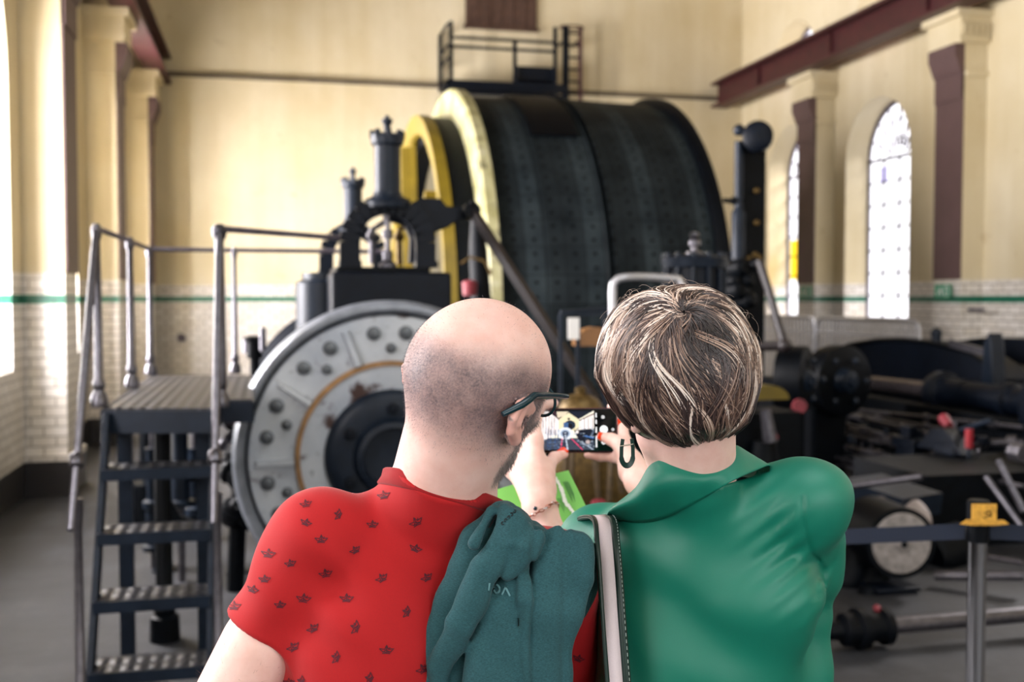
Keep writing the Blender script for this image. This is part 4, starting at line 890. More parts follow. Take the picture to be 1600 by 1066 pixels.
def surface(field, h, lo=None, hi=None, B=16, project=True):
    """sparse surface nets"""
    l, u = field.bounds()
    if lo is not None: l = np.maximum(l, lo); u = np.minimum(u, hi)
    nb = np.ceil((u-l)/(h*B)).astype(int)
    ci = np.stack(np.meshgrid(*[np.arange(n) for n in nb], indexing='ij'), -1).reshape(-1, 3)
    cen = l+(ci+.5)*h*B; R = h*B*.5*math.sqrt(3)+.025
    act = []
    for i in range(0, len(cen), 20000): act.append(field(cen[i:i+20000]) if False else None)
    V = []; VI = []; Q = []; big = 4096
    def gid(i): return (i[..., 0]*big+i[..., 1])*big+i[..., 2]
    g = np.stack(np.meshgrid(*[np.arange(B+2)]*3, indexing='ij'), -1)
    # coarse pruning with the full field at block centres
    dc = np.concatenate([field(cen[i:i+40000]) for i in range(0, len(cen), 40000)])
    sel = ci[np.abs(dc) < R*1.35]
    offs = np.stack(np.meshgrid([0, 1], [0, 1], [0, 1], indexing='ij'), -1).reshape(-1, 3)
    for c in sel:
        base = c*B; idx = base+g; p = l+idx*h
        d = field(p, p[0, 0, 0], p[-1, -1, -1]); s = d < 0
        if s.all() or not s.any(): continue
        # cells B+1 in every direction (one overlap)
        cnt = sum(s[o[0]:o[0]+B+1, o[1]:o[1]+B+1, o[2]:o[2]+B+1].astype(int) for o in offs)
        mk = (cnt > 0) & (cnt < 8)
        mi = np.argwhere(mk)
        if not len(mi): continue
        acc = np.zeros((len(mi), 3)); num = np.zeros(len(mi))
        cor = [d[mi[:, 0]+o[0], mi[:, 1]+o[1], mi[:, 2]+o[2]] for o in offs]
        for a in range(8):
            for b_ in range(a+1, 8):
                if np.abs(offs[a]-offs[b_]).sum() != 1: continue
                da, db = cor[a], cor[b_]; x = (da < 0) != (db < 0)
                t = np.where(x, da/np.where(x, da-db, 1), 0)
                acc += np.where(x[:, None], offs[a]+(offs[b_]-offs[a])*t[:, None], 0); num += x
        vert = l+(base+mi+acc/num[:, None])*h
        V.append(vert); VI.append(gid(base+mi+1))
        # quads from edges whose lower corner is in 1..B  (owned by this block)
        for ax in range(3):
            o = np.zeros(3, int); o[ax] = 1
            s0 = s[1:B+1, 1:B+1, 1:B+1]; sl = tuple(slice(1+o[k], B+1+o[k]) for k in range(3)); s1 = s[sl]
            e = np.argwhere(s0 != s1)
            if not len(e): continue
            flip = s0[e[:, 0], e[:, 1], e[:, 2]]; e = e+1
            b1 = np.zeros(3, int); b1[(ax+1) % 3] = 1; b2 = np.zeros(3, int); b2[(ax+2) % 3] = 1
            q = np.stack([gid(base+e-b1-b2+1), gid(base+e-b2+1), gid(base+e+1), gid(base+e-b1+1)], 1)
            q[~flip] = q[~flip][:, ::-1]; Q.append(q)
    V = np.concatenate(V); VI = np.concatenate(VI); Q = np.concatenate(Q)
    ids, first = np.unique(VI, return_index=True); V = V[first]
    pos = np.searchsorted(ids, Q); pos = np.clip(pos, 0, len(ids)-1); ok = (ids[pos] == Q).all(1); F_ = pos[ok]
    if project:
        e = h*.5; acc = []
        for i in range(0, len(V), 60000):
            v = V[i:i+60000]; order = v
            d0 = field(v); gr = np.stack([(field(v+np.eye(3)[k]*e)-d0)/e for k in range(3)], -1)
            n2 = np.maximum((gr*gr).sum(-1), .15); st = -(d0/n2)[:, None]*gr; ln = np.linalg.norm(st, axis=-1, keepdims=True); st *= np.minimum(1, h*.5/np.maximum(ln, 1e-9)); acc.append(v+st)
        V = np.concatenate(acc)
    return V, F_
def mesh_from(name, V, Fq, mat, root, world=False, attrs=None, smooth=True):
    Vw = V if world else toW(V); off = np.array(world_loc(root)) if root is not None else np.zeros(3)
    me = bpy.data.meshes.new(name); Vw = Vw-off; k = Fq.shape[1]
    me.vertices.add(len(Vw)); me.vertices.foreach_set('co', Vw.astype(np.float32).ravel())
    me.loops.add(Fq.size); me.loops.foreach_set('vertex_index', Fq.astype(np.int32).ravel())
    me.polygons.add(len(Fq)); me.polygons.foreach_set('loop_start', np.arange(0, Fq.size, k, dtype=np.int32))
    if smooth: me.polygons.foreach_set('use_smooth', np.ones(len(Fq), bool))
    if attrs:
        for an, (typ, val) in attrs.items():
            at = me.attributes.new(an, typ, 'POINT')
            if typ == 'FLOAT': at.data.foreach_set('value', val.astype(np.float32).ravel())
            else: at.data.foreach_set('vector', val.astype(np.float32).ravel())
    me.update(calc_edges=True); me.validate()
    o = bpy.data.objects.new(name, me); COL.objects.link(o)
    for m in (mat if isinstance(mat, (list, tuple)) else [mat]): me.materials.append(m)
    if root is not None: o.parent = root
    else: o.location = (0, 0, 0)
    return o
def chain(fld, pts, rs, k=.006):
    for i in range(len(pts)-1): fld.u(P_cone(pts[i], pts[i+1], rs[i], rs[i+1]), k if i else k)
def rotm(ax, deg): return np.array(Matrix.Rotation(math.radians(deg), 3, ax))
# ================= visitors =================
def HR(yaw, roll, pitch): return rotm('Z', yaw)@rotm('Y', roll)@rotm('X', pitch)
def skin_mat(name, base, dark, hairc=None):
    t = NT(name); P = t.obj(); n = t.noise(28, 5, .6, P); n2 = t.noise(300, 2, .5, P)
    c = t.ramp(n, [(.3, srgb(dark)), (.65, srgb(base))])
    ro = t.n('ShaderNodeAttribute', _attribute_name='rosy').outputs['Fac']; c = t.mix(t.math('MULTIPLY', ro, .55), c, srgb('#c96a58'))
    if hairc:
        st = t.n('ShaderNodeAttribute', _attribute_name='stubble').outputs['Fac']
        m = t.math('MULTIPLY', st, t.math('ADD', .48, t.math('MULTIPLY', t.noise(420, 2, .6, P), .5)))
        m = t.math('MULTIPLY', m, t.math('ADD', .55, t.math('MULTIPLY', t.noise(34, 4, .6, P), .9)))
        c = t.mix(m, c, srgb(hairc))
    t.set(Base_Color=c, Roughness=.5, Subsurface_Weight=.12, Subsurface_Radius=(.012, .005, .003)); t.bump(n2, .12, .002); return t.m
def cloth_mat(name, col, rough=.8, sheen=.3, scale=900, var=.12, stretch=None, bump=.15, hi=None):
    t = NT(name); P = t.obj(); c = srgb(col)
    v = t.vmul(P, stretch) if stretch else P
    n = t.noise(scale, 3, .6, v); n2 = t.noise(6, 4, .6, P)
    d = tuple(x*(1-var) for x in c[:3])+(1,); l = srgb(hi) if hi else tuple(min(1, x*(1+var)) for x in c[:3])+(1,)
    t.set(Base_Color=t.mix(.15, t.ramp(n, [(.35, d), (.65, l)]), t.ramp(n2, [(.3, d), (.7, l)])), Roughness=rough, Sheen_Weight=sheen, Sheen_Roughness=.4)
    t.bump(n, bump, .001); return t.m
SKM = skin_mat('pale_ruddy_skin', '#efcbc0', '#e5b9ac', '#47414a'); SKW = skin_mat('fair_skin', '#eac6ba', '#dfb3a6')
TEE = cloth_mat('red_jersey_cotton', '#a8040c', .85, .15, 1200, .10); PRINT = plain('dark_print_ink', '#4c0a1d', .8, var=.1)
BLOUSE = cloth_mat('green_satin_crepe', '#04705b', .5, .0, 1500, .06, bump=.04)
FLEECE = cloth_mat('heathered_teal_fleece', '#1b4147', .95, .10, 330, .14, (1.2, 1.2, 5), .12, '#2b5a60')
JEANS = cloth_mat('dark_blue_denim', '#1a2436', .85); SHOE = plain('dark_shoe_leather', '#17171a', .5); NAIL = plain('coral_nail_varnish', '#e2411c', .18, var=.02)
def folds(p, axis, freq, amp, lo=None, hi=None, ph=0.):
    return amp*np.sin(p@np.array(axis)*freq+ph)

# ---------------- the man ----------------
MR = empty('person', tuple(toW(A3(-.10, 1.32, 0))), 'person with shaved head and glasses in a red printed T-shirt, seen from behind', 'person', None)
HC = Lp(757, 583, 1.25); HM = HR(-38, 17, -6)
def hm(x, y, z): return HC+HM@(A3(x, y, z)*.96)
def head_ops(f, h, Rm, s=1.0, fem=False, ears=(1, 1)):
    e = lambda c, r, R=None: P_ell(h(*c), np.array(r)*s, Rm if R is None else Rm@R)
    co = lambda a, b, ra, rb: P_cone(h(*a), h(*b), ra*s, rb*s)
    f.u(e((0, -.012, .012), (.0775, .094, .080)), .001)
    f.u(e((0, -.045, -.012), (.066, .058, .062)), .03)              # occiput
    f.u(e((0, .032, -.02), (.060, .055, .075)), .03)                # face
    f.u(co((.035, .02, -.075), (.018, .060, -.105), .026, .018), .02); f.u(co((-.035, .02, -.075), (-.018, .060, -.105), .026, .018), .02)
    f.u(co((0, .045, -.09), (0, .066, -.108), .03, .018), .02)
    f.u(co((-.022, .076, .005), (.022, .076, .005), .011, .011), .015)   # brow
    f.u(co((0, .084, -.008), (0, .100, -.042), .006, .009), .008); f.u(co((-.011, .089, -.047), (.011, .089, -.047), .007, .007), .006)
    f.u(co((-.03, .062, -.035), (-.042, .047, -.04), .016, .016), .02); f.u(co((.03, .062, -.035), (.042, .047, -.04), .016, .016), .02)
    for sx in (-1, 1): f.s_(P_ell(h(sx*.031, .087, -.012), A3(.014, .012, .009), Rm), .012)
    f.u(co((-.017, .081, -.070), (.017, .081, -.070), .005, .005), .006); f.u(co((-.014, .080, -.080), (.014, .080, -.080), .006, .006), .006); f.s_(co((-.019, .088, -.0745), (.019, .088, -.0745), .0022, .0022), .003)
    for i, sx in enumerate((-1, 1)):
        if not ears[i]: continue
        if fem: s = s  # flatter under hair
        fx_ = .012 if fem else 0
        pts = [(.070, .012, -.034), (.076, .008, -.018), (.081, -.010, -.006), (.087, -.032, -.010), (.089, -.041, -.026), (.087, -.034, -.043), (.081, -.012, -.056), (.074, .002, -.058)]
        P = [h(sx*(x-fx_*(x-.07)/.028), y, z) for x, y, z in pts]; rr = [.004, .0045, .005, .005, .0048, .0045, .0065, .005]
        for k in range(len(P)-1): f.u(P_cone(P[k], P[k+1], rr[k]*s, rr[k+1]*s), .004)
        f.u(P_ell(h(sx*(.083-fx_), -.017, -.030), np.array((.003, .026, .023))*s, Rm@rotm('Z', sx*12)), .006)
        f.u(P_cone(h(sx*.074, .003, -.022), h(sx*.079, -.012, -.008), .003, .003), .004)
        f.s_(P_ell(h(sx*.087, -.005, -.034), np.array((.0075, .011, .012))*s, Rm), .003)
        f.u(P_cone(h(sx*(.085-fx_), -.016, -.014), h(sx*(.087-fx_), -.025, -.034), .003*s, .0035*s), .004); f.u(P_cone(h(sx*(.087-fx_), -.025, -.034), h(sx*(.082-fx_), -.014, -.048), .0035*s, .003*s), .004)
mf = Field(); head_ops(mf, hm, HM, .96)
NB = Lp(690, 775, 1.315)
def mneck(f, g):
    f.u(P_cone(hm(0.004, -.026, -.055), NB, .057+g, .064+g), .022)
    f.u(P_cone(hm(.004, -.046, -.045), Lp(682, 775, 1.285), .038+g, .050+g), .03)
mneck(mf, 0)
SL = Lp(493, 848, 1.275); SR = Lp(864, 902, 1.40)
# torso frame
TR = (SR-SL)/np.linalg.norm(SR-SL); TB = np.cross(TR, A3(0, 0, 1)); TB /= np.linalg.norm(TB); TU = np.cross(TR, TB)*-1
if TU[2] < 0: TU = -TU
TM = np.stack([TR, TB if TB[1] > 0 else -TB, TU], 1)
MC = (SL+SR)/2
def tm(x, y, z): return MC+TM@A3(x, y, z)
def man_trunk(f, g, k=.03):
    f.u(P_cone(tm(-.05, .01, .025), SL+TM@A3(.02, 0, -.005), .060+g, .048+g), k); f.u(P_cone(tm(.05, .01, .025), SR+TM@A3(-.02, 0, -.005), .060+g, .048+g), k)
    f.u(P_cone(NB+A3(0, 0, -.01), tm(0, .0, -.02), .066+g*.5, .075+g), k)
    f.u(P_ell(tm(-.065, -.035, -.11), A3(.10+g, .075+g, .13+g), TM), k); f.u(P_ell(tm(.065, -.035, -.11), A3(.10+g, .075+g, .13+g), TM), k)
    f.u(P_ell(tm(0, .03, -.15), A3(.175+g, .115+g, .20+g), TM), k)
    f.u(P_ell(A3(-.10, 1.36, 1.10), A3(.178+g, .130+g, .20+g), TM), .05); f.u(P_ell(A3(-.10, 1.35, .96), A3(.175+g, .125+g, .13+g), TM), .05)
man_trunk(mf, -.012)
EL = A3(-.385, 1.25, 1.125); WL = A3(-.33, 1.47, 1.02)
mf.u(P_ell(SL, A3(.049, .049, .05)), .02); mf.u(P_cone(SL, EL, .045, .041), .02); mf.u(P_cone(lerp(SL, EL, .45), lerp(SL, EL, .75), .045, .043), .02); mf.u(P_cone(EL, lerp(EL, WL, .35), .041, .042), .02); mf.u(P_cone(lerp(EL, WL, .35), WL, .042, .028), .02)
ER_ = A3(.085, 1.48, 1.065); WR = A3(.055, 1.685, 1.165)
mf.u(P_ell(SR, A3(.056, .056, .06)), .03); mf.u(P_cone(SR, ER_, .050, .042), .03); mf.u(P_cone(ER_, lerp(ER_, WR, .35), .041, .042), .02); mf.u(P_cone(lerp(ER_, WR, .35), WR, .042, .028), .02)
def hand(f, w, y, n, side, flex, spread=.0, thumb=None, s=1.0):
    """w wrist, y pointing direction, n palm normal (the side the fingers close on), side = direction of the thumb side"""
    y = y/np.linalg.norm(y); n = n-y*(n@y); n /= np.linalg.norm(n); x = side-y*(side@y)-n*(side@n); x /= np.linalg.norm(x); tips = []
    f.u(P_cone(w-y*.02, w+y*.02, .026*s, .026*s), .015)
    for i, (bx, by, L, r) in enumerate(((.028, .088, (.042, .025, .021), .0088), (.009, .092, (.046, .029, .022), .0090), (-.010, .088, (.042, .027, .021), .0085), (-.027, .080, (.033, .020, .019), .0075))):
        kn = w+(x*bx+y*by)*s
        f.u(P_cone(w+(x*bx*.55+y*.015)*s, kn, .0145*s, .0115*s), .014)
        p = kn; a = 0; fl = flex[i] if hasattr(flex[0], '__len__') else flex
        for j in range(3):
            a += fl[j]; d = y*math.cos(a)+n*math.sin(a)+x*(bx*spread/.03 if j == 0 else bx*spread/.06); d /= np.linalg.norm(d)
            q = p+d*L[j]*s; f.u(P_cone(p, q, r*(1-.08*j)*s, r*(1-.08*(j+1))*s), .004); p = q
        tips.append((p, d))
    T = thumb or [(.030, .030, .006), (.052, .058, .016), (.060, .084, .026), (.060, .106, .032)]
    tp = [w+(x*a+y*b+n*c)*s for a, b, c in T]
    f.u(P_cone(w+x*.012*s, tp[0], .017*s, .0165*s), .014)
    for k in range(3): f.u(P_cone(tp[k], tp[k+1], (.0150, .0112, .0100)[k]*s, (.0112, .0100, .0082)[k]*s), .007)
    tips.append((tp[3], (tp[3]-tp[2])/np.linalg.norm(tp[3]-tp[2]))); return tips
hand(mf, WL, A3(.1, .6, -.45), A3(.9, .1, .1), A3(0, .5, .8), (.45, .6, .4))
# right hand pinches the lower edge of the leaflet
BKc = Lp(872, 872, 1.765)
hand(mf, WR, BKc+A3(.01, .035, -.02)-WR, A3(-.2, -.35, 1), A3(-1, .1, 0), (.25, .35, .3), thumb=[(.028, .030, .012), (.042, .052, .030), (.040, .075, .040), (.030, .095, .042)])
V, Q = surface(mf, .0029, lo=A3(-.6, 1.0, .93), hi=A3(.4, 2.1, 1.95))
hl = (V-HC)@HM; hx, hy, hz = hl.T; rad = np.linalg.norm(hl*np.array((1, 1, 1)), axis=1)
near = rad < .17
def sst(a, b, x): t = np.clip((x-a)/(b-a), 0, 1); return t*t*(3-2*t)
hairz = sst(-.100, -.030, hz+.0*hy)*(1-sst(.012, .060, hz+.25*np.maximum(hy+.02, 0)+.1*np.maximum(-hy-.09, 0)))*(1-sst(.030, .050, hy))
hairz = hairz*(1-.75*sst(.035, .075, hz))+.12*sst(.03, .06, hz)*(1-sst(.07, .09, hy))
beard = sst(.012, .035, hy)*(1-sst(-.045, -.028, hz))*sst(.022, .05, np.abs(hx)+np.maximum(-.06-hz, 0))*sst(-.135, -.120, hz)
sideb = sst(.010, .022, hy)*(1-sst(.035, .045, hy))*sst(.05, .06, np.abs(hx))*(1-sst(.0, .03, hz))
stub = np.clip(np.maximum(hairz, np.maximum(beard*1.0, sideb*.8)), 0, 1)*near
ear = (np.abs(hx) > .0775) & (np.abs(hz+.02) < .045) & (np.abs(hy) < .045)
stub[ear] = 0
rosy = np.where(ear, .6, 0)+.28*near*sst(.03, .08, hz)*(1-sst(.0, .07, np.abs(hx-.03)))
man_body = mesh_from('body', V, Q, SKM, MR, attrs={'stubble': ('FLOAT', stub), 'rosy': ('FLOAT', rosy)})
# short hairs
rs = np.random.RandomState(3)
def fuzz(name, V, w, n, L, mat, root, C, Rm, down=.5, w0=.00022):
    p = w/w.sum(); idx = rs.choice(len(V), n, p=p); P = V[idx]+rs.normal(0, .0012, (n, 3)); out = P-C; out /= np.linalg.norm(out, axis=1, keepdims=True)
    d = out+np.array((0, 0, -down))+rs.normal(0, .25, (n, 3)); d /= np.linalg.norm(d, axis=1, keepdims=True); s = np.cross(d, out+rs.normal(0, .3, (n, 3))); s /= np.linalg.norm(s, axis=1, keepdims=True)+1e-9
    Ln = (L*(.6+.7*rs.rand(n)))[:, None]; v = np.stack([P-s*w0-out*.0008, P+s*w0-out*.0008, P+d*Ln], 1).reshape(-1, 3); q = np.arange(3*n).reshape(-1, 3)
    return mesh_from(name, v, q, mat, root, smooth=False)
hw = hairz*near; hw[ear] = 0
fuzz('cropped_hair', V, hw+1e-9, 24000, .0017, plain('cropped_grey_hair', '#655d66', .6, var=.4, scale=200), MR, HC, HM, .5, .00014)
bw_ = np.clip(beard+sideb*.5, 0, 1)*near; bw_[ear] = 0
fuzz('beard', V, bw_+1e-9, 9000, .005, plain('greying_beard', '#8a827e', .6, var=.5, scale=300), MR, HC, HM, .8)
# hairs on the outer side of the left arm
ar = ((V-SL)@(EL-SL))/((EL-SL)@(EL-SL)); aw = ((ar > .45) & (ar < 1.3) & (np.linalg.norm(V-lerp(SL, EL, np.clip(ar, 0, 1)[:, None]), axis=1) < .07) & (V[:, 0] < -.25)).astype(float)
fuzz('arm_hair', V, aw+1e-9, 900, .009, plain('fair_arm_hair', '#6b4a3a', .5), MR, lerp(SL, EL, .7), None, .3, .00012)
# eyes
for sx in (-1, 1):
    b = MB(); c = toW(hm(sx*.031, .071, -.012)); b.ball(c, .0118, 16); o = b.build('eye', M['white'], MR)
# T-shirt
def tee_field():
    f = Field(); g = .007
    man_trunk(f, g); mneck(f, .004); arm1 = P_cone(SL, lerp(SL, EL, .6), .057, .053); f.xb = [arm1.bb]; f.u(P_cone(SR, lerp(SR, ER_, .6), .058, .056), .03); f.u(P_ell(SL+A3(.004, 0, .0), A3(.057, .06, .060)), .02); f.u(P_ell(SR, A3(.060, .062, .060)), .02)
    ax = (EL-SL)/np.linalg.norm(EL-SL); cut = lerp(SL, EL, .385); axr = (ER_-SR)/np.linalg.norm(ER_-SR); cutr = lerp(SR, ER_, .6)
    # neck opening plane
    def m(p, d):
        q = (p-MC)@TM
        # drape: folds running from the armpit and down the back
        x, y, z = q[..., 0], q[..., 1], q[..., 2]
        a = .0085*np.sin((x*.8+z*.55)*60+2*np.sin(z*9))*np.clip(-(x+.08)*7, 0, 1)*np.clip((-z)*5, 0, 1)
        b = .0075*np.sin((x-z*.45)*44+1.3*np.sin(z*14+x*8))*np.clip((-z-.08)*6, 0, 1)*np.clip((.10-x)*6, 0, 1)
        c = .005*np.sin(x*50+z*95)*np.exp(-((x+.155)/.035)**2-((z+.02)/.09)**2)
        # furrow behind the sleeve at the left armpit
        lx = p[..., 0]+.318-(p[..., 2]-1.22)*.18
        e = .010*np.exp(-(lx/.011)**2)*np.clip((1.37-p[..., 2])*9, 0, 1)*(p[..., 1] < 1.4)
        d = d+a+b+c+e*.8
        sl = arm1(p)+.003*np.sin((p@ax)*70+p[..., 1]*40); d = smin(d, smax(sl, (p-cut)@ax, .006), .028)
        r = np.linalg.norm(p-cutr-((p-cutr)@axr)[..., None]*axr, axis=-1); d = np.where(r < .09, smax(d, (p-cutr)@axr, .006), d)
        d = smax(d, .90-p[..., 2], .01)
        nn = (p-NBo)@NA; ua = HC-NBo; ua = ua/np.linalg.norm(ua); q2 = p-NBo; rr_ = np.linalg.norm(q2-(q2@ua)[..., None]*ua, axis=-1); d = smax(d, np.where((rr_ < .10) & (q2@ua > -.06), nn, -1.), .004); d = smax(d, q2@ua-.045, .004)
        return d
    f.mod(m); return f
NBo = Lp(690, 764, 1.315); NA = A3(.28, .25, 1.); NA = NA/np.linalg.norm(NA)
tf = tee_field(); V, Q = surface(tf, .0036)
TV, TQ = V, Q
bvh = BVHTree.FromPolygons([tuple(v) for v in V], [tuple(q) for q in Q])
# neck rib
def ring_band(c, nrm, r0, hgt, th, name, mat, root, wob=0, N=72, ry=None):
    a = np.cross(nrm, A3(0, 1, 0)); a /= np.linalg.norm(a); b = np.cross(nrm, a); vs = []; M_ = 10
    for i in range(N):
        t = 2*PI*i/N; d = a*math.cos(t)*r0+b*math.sin(t)*(ry or r0); u = d/np.linalg.norm(d)
        for j in range(M_):
            s = 2*PI*j/M_; vs.append(c+d+u*(th*math.cos(s))+nrm*(hgt*math.sin(s))+u*(-.25*hgt*math.sin(s)))
    q = [(i*M_+j, i*M_+(j+1) % M_, ((i+1) % N)*M_+(j+1) % M_, ((i+1) % N)*M_+j) for i in range(N) for j in range(M_)]
    return mesh_from(name, np.array(vs), np.array(q), mat, root)
def rib_band(bv, o, nA, h0, h1, name, mat, root, N=96, lift=.0016):
    a = np.cross(nA, A3(0, 1, 0)); a /= np.linalg.norm(a); b = np.cross(nA, a); prof = ((h0, -.002), (h0, lift*.6), (h0*.9+h1*.1, lift*1.25), ((h0+h1)/2, lift*1.1), (h1*.9+h0*.1, lift*1.2), (h1, lift*.3), (h1, -.002)); vs = []; RRs = []; M_ = len(prof)
    for i in range(N):
        t = 2*PI*i/N; u = a*math.cos(t)+b*math.sin(t)
        rr = []
        for hh, lf in prof: h = bv.ray_cast(Vector(o+nA*min(hh, -.0045)), Vector(u), .14); rr.append(h[3] if h[0] is not None else .11)
        RRs.append(rr)
    RRs = np.clip(np.array(RRs), .060, .125); RRs = np.median([np.roll(RRs, k, 0) for k in range(-3, 4)], axis=0); RRs = sum(np.roll(RRs, k, 0) for k in range(-2, 3))/5
    for i in range(N):
        t = 2*PI*i/N; u = a*math.cos(t)+b*math.sin(t)
        for k, (hh, lf) in enumerate(prof): vs.append(o+nA*hh+u*(RRs[i, k]+lf))
    q = [(i*M_+j, i*M_+(j+1) % M_, ((i+1) % N)*M_+(j+1) % M_, ((i+1) % N)*M_+j) for i in range(N) for j in range(M_)]
    return mesh_from(name, np.array(vs), np.array(q), mat, root)
rib_band(bvh, NBo, NA, .006, -.0150, 'neck_rib', cloth_mat('red_rib_knit', '#8c050c', .9, .1, 1200, .1), MR, lift=.0030)
# printed paper boats scattered over the shirt
boat = [[(-8, 1), (-4, -4), (4, -4), (8, 1), (2, 0), (0, 6), (-2, 0), (-8, 1)], [(0, 6), (0, -4)], [(-4, -4), (-1, -1), (4, -4)], [(-5, -6), (-1, -5.4), (4, -6.2)], [(2, 0), (4, 3)]]
bv = []; bf_ = []
def ribbon(pts, w):
    n0 = len(bv)
    for i, p in enumerate(pts):
        t = pts[min(i+1, len(pts)-1)][0]-pts[max(i-1, 0)][0]; t /= np.linalg.norm(t)+1e-9; s = np.cross(t, p[1]); s /= np.linalg.norm(s)+1e-9
        bv.extend([p[0]-s*w, p[0]+s*w])
    for i in range(len(pts)-1): bf_.append((n0+2*i, n0+2*i+1, n0+2*i+3, n0+2*i+2))
spots = [(750, 332), (970, 313), (600, 315), (445, 367), (568, 410), (447, 440), (705, 447), (875, 436), (505, 505), (635, 547), (875, 540), (385, 598), (522, 637), (740, 657), (915, 654), (437, 735), (605, 735), (835, 790), (165, 765), (472, 852), (635, 850), (395, 925), (560, 967), (760, 937), (1510, 970), (380, 1062), (345, 760), (285, 660), (425, 1060), (900, 1010), (690, 1050), (240, 700), (300, 560)]
for k, (x, y) in enumerate(spots):
    px, py = 300+x*.4, 640+y*.4; rgn = random.Random(k*7+1); an = rgn.choice((0, .2, -.35, .5, 1.2, -.1)); sc = .00085*rgn.uniform(.8, 1.05); sq = 1.25
    r0 = Lp(px, py, 1.0)-A3(0, 0, CH); hit = bvh.ray_cast(Vector((0, 0, CH)), Vector(r0).normalized(), 1.6)
    if hit[0] is None: continue
    H = np.array(hit[0]); 
    for line in boat:
        pts = []
        for (a, b_) in zip(line[:-1], line[1:]):
            for t in np.linspace(0, 1, 4)[:(4 if (a, b_) == (line[-2], line[-1]) else 3)]:
                u = (a[0]+(b_[0]-a[0])*t)*sc*sq; v = (a[1]+(b_[1]-a[1])*t)*sc
                o = H+A3(u*math.cos(an)-v*math.sin(an), 0, u*math.sin(an)+v*math.cos(an)); o2 = A3(0, 0, CH); dr2 = o-o2
                h2 = bvh.ray_cast(Vector(o2), Vector(dr2).normalized(), 1.7)
                if h2[0] is None: continue
                n_ = np.array(h2[1]); n_ = n_ if n_@dr2 < 0 else -n_; pts.append((np.array(h2[0])+n_*.0007, n_))
        if len(pts) > 1: ribbon(pts, .00055)
tee = mesh_from('t_shirt', np.concatenate([TV, np.array(bv)]), np.concatenate([TQ, np.array(bf_)+len(TV)]), [TEE, PRINT], MR)
mi_ = np.zeros(len(tee.data.polygons), np.int32); mi_[len(TQ):] = 1; tee.data.polygons.foreach_set('material_index', mi_)
# trousers and shoes
def legs(root, hip, mat, g=0, shoe=SHOE, dx=.095, facing=0):
    f = Field(); f.u(P_ell(A3(hip[0], hip[1], .93), A3(.175+g, .13+g, .12)), .03)
    for sx in (-1, 1):
        h_ = A3(hip[0]+sx*dx*.9, hip[1], .88); k = A3(hip[0]+sx*dx, hip[1]+.02, .48); a = A3(hip[0]+sx*dx*1.05, hip[1]-.01, .07)
        f.u(P_cone(h_, k, .095+g, .068), .04); f.u(P_cone(k, a, .066, .055), .04)
    V, Q = surface(f, .012); mesh_from('trousers', V, Q, mat, root)
    for sx in (-1, 1):
        f = Field(); a = A3(hip[0]+sx*dx*1.05, hip[1]-.01, .05); f.u(P_cone(a+A3(0, -.02, 0), a+A3(sx*.012, .10, -.012), .045, .042), .02); f.u(P_cone(a+A3(sx*.012, .10, -.012), a+A3(sx*.02, .18, -.018), .042, .032), .02); f.mod(lambda p, d: smax(d, .001-p[..., 2], .004)); V, Q = surface(f, .008); mesh_from('shoe', V, Q, shoe, root)
legs(MR, (-.10, 1.35), JEANS)
# glasses
GR = empty('eyeglasses', tuple(toW(hm(.0, .1, -.01))), 'dark teal framed glasses worn by the man with the shaved head', 'glasses')
gm = plain('dark_teal_acetate', '#0d2f38', .25)
def hmw(x, y, z): return Vector(toW(hm(x, y, z)))
for sx in (1, -1):
    b = MB(); b.tube([hmw(sx*.064, .088, -.006), hmw(sx*.073, .082, -.002), hmw(sx*.081, .05, .001), hmw(sx*.085, .01, .002), hmw(sx*.090, -.014, .003), hmw(sx*(.092 if sx > 0 else .080), -.036, -.008), hmw(sx*(.085 if sx > 0 else .066), -.058, -.023)], [.0024, .0034, .0036, .0040, .0044, .0044, .0032], 10); b.build('temple', gm, GR)
    b = MB(); ring = [hmw(sx*(.036+.028*math.cos(t)), (.094-.016*abs(.036+.028*math.cos(t))/.06), -.020+.019*math.sin(t)) for t in [2*PI*i/28 for i in range(28)]]; b.tube(ring, .0019, 8, True); b.build('rim', gm, GR)
    b = MB(); b.add(ring, [tuple(range(28))]); b.build('lens', mat_pane('lens_glass', (.9, .93, .95, 1), .3), GR)
b = MB(); b.tube([hmw(-.01, .093, -.014), hmw(0, .098, -.011), hmw(.01, .093, -.014)], .002); b.build('bridge', gm, GR)

# ---------------- the woman ----------------
WRt = empty('person', tuple(toW(A3(.27, 1.42, 0))), 'person with a streaked brown bob and green blouse, seen from behind, holding up a phone', 'person')
WC = Lp(1062, 592, 1.33); WM = HR(18, -5, -8)
def hw_(x, y, z): return WC+WM@(A3(x, y, z)*.95)
wf = Field(); head_ops(wf, hw_, WM, .95, fem=True)
WN = Lp(1088, 800, 1.375)
def wneck(f, g): f.u(P_cone(hw_(0, -.03, -.055), WN, .048+g, .052+g), .02)
wneck(wf, 0)
WSL = A3(.128, 1.505, 1.340); WSR = Lp(1254, 792, 1.37)
wr_ = (WSR-WSL)/np.linalg.norm(WSR-WSL); wb = np.cross(A3(0, 0, 1), wr_); wb /= np.linalg.norm(wb); wu = np.cross(wr_, wb); WT = np.stack([wr_, wb, wu], 1); WMC = (WSL+WSR)/2
def wt(x, y, z): return WMC+WT@A3(x, y, z)
WY = rotm('Z', 25)
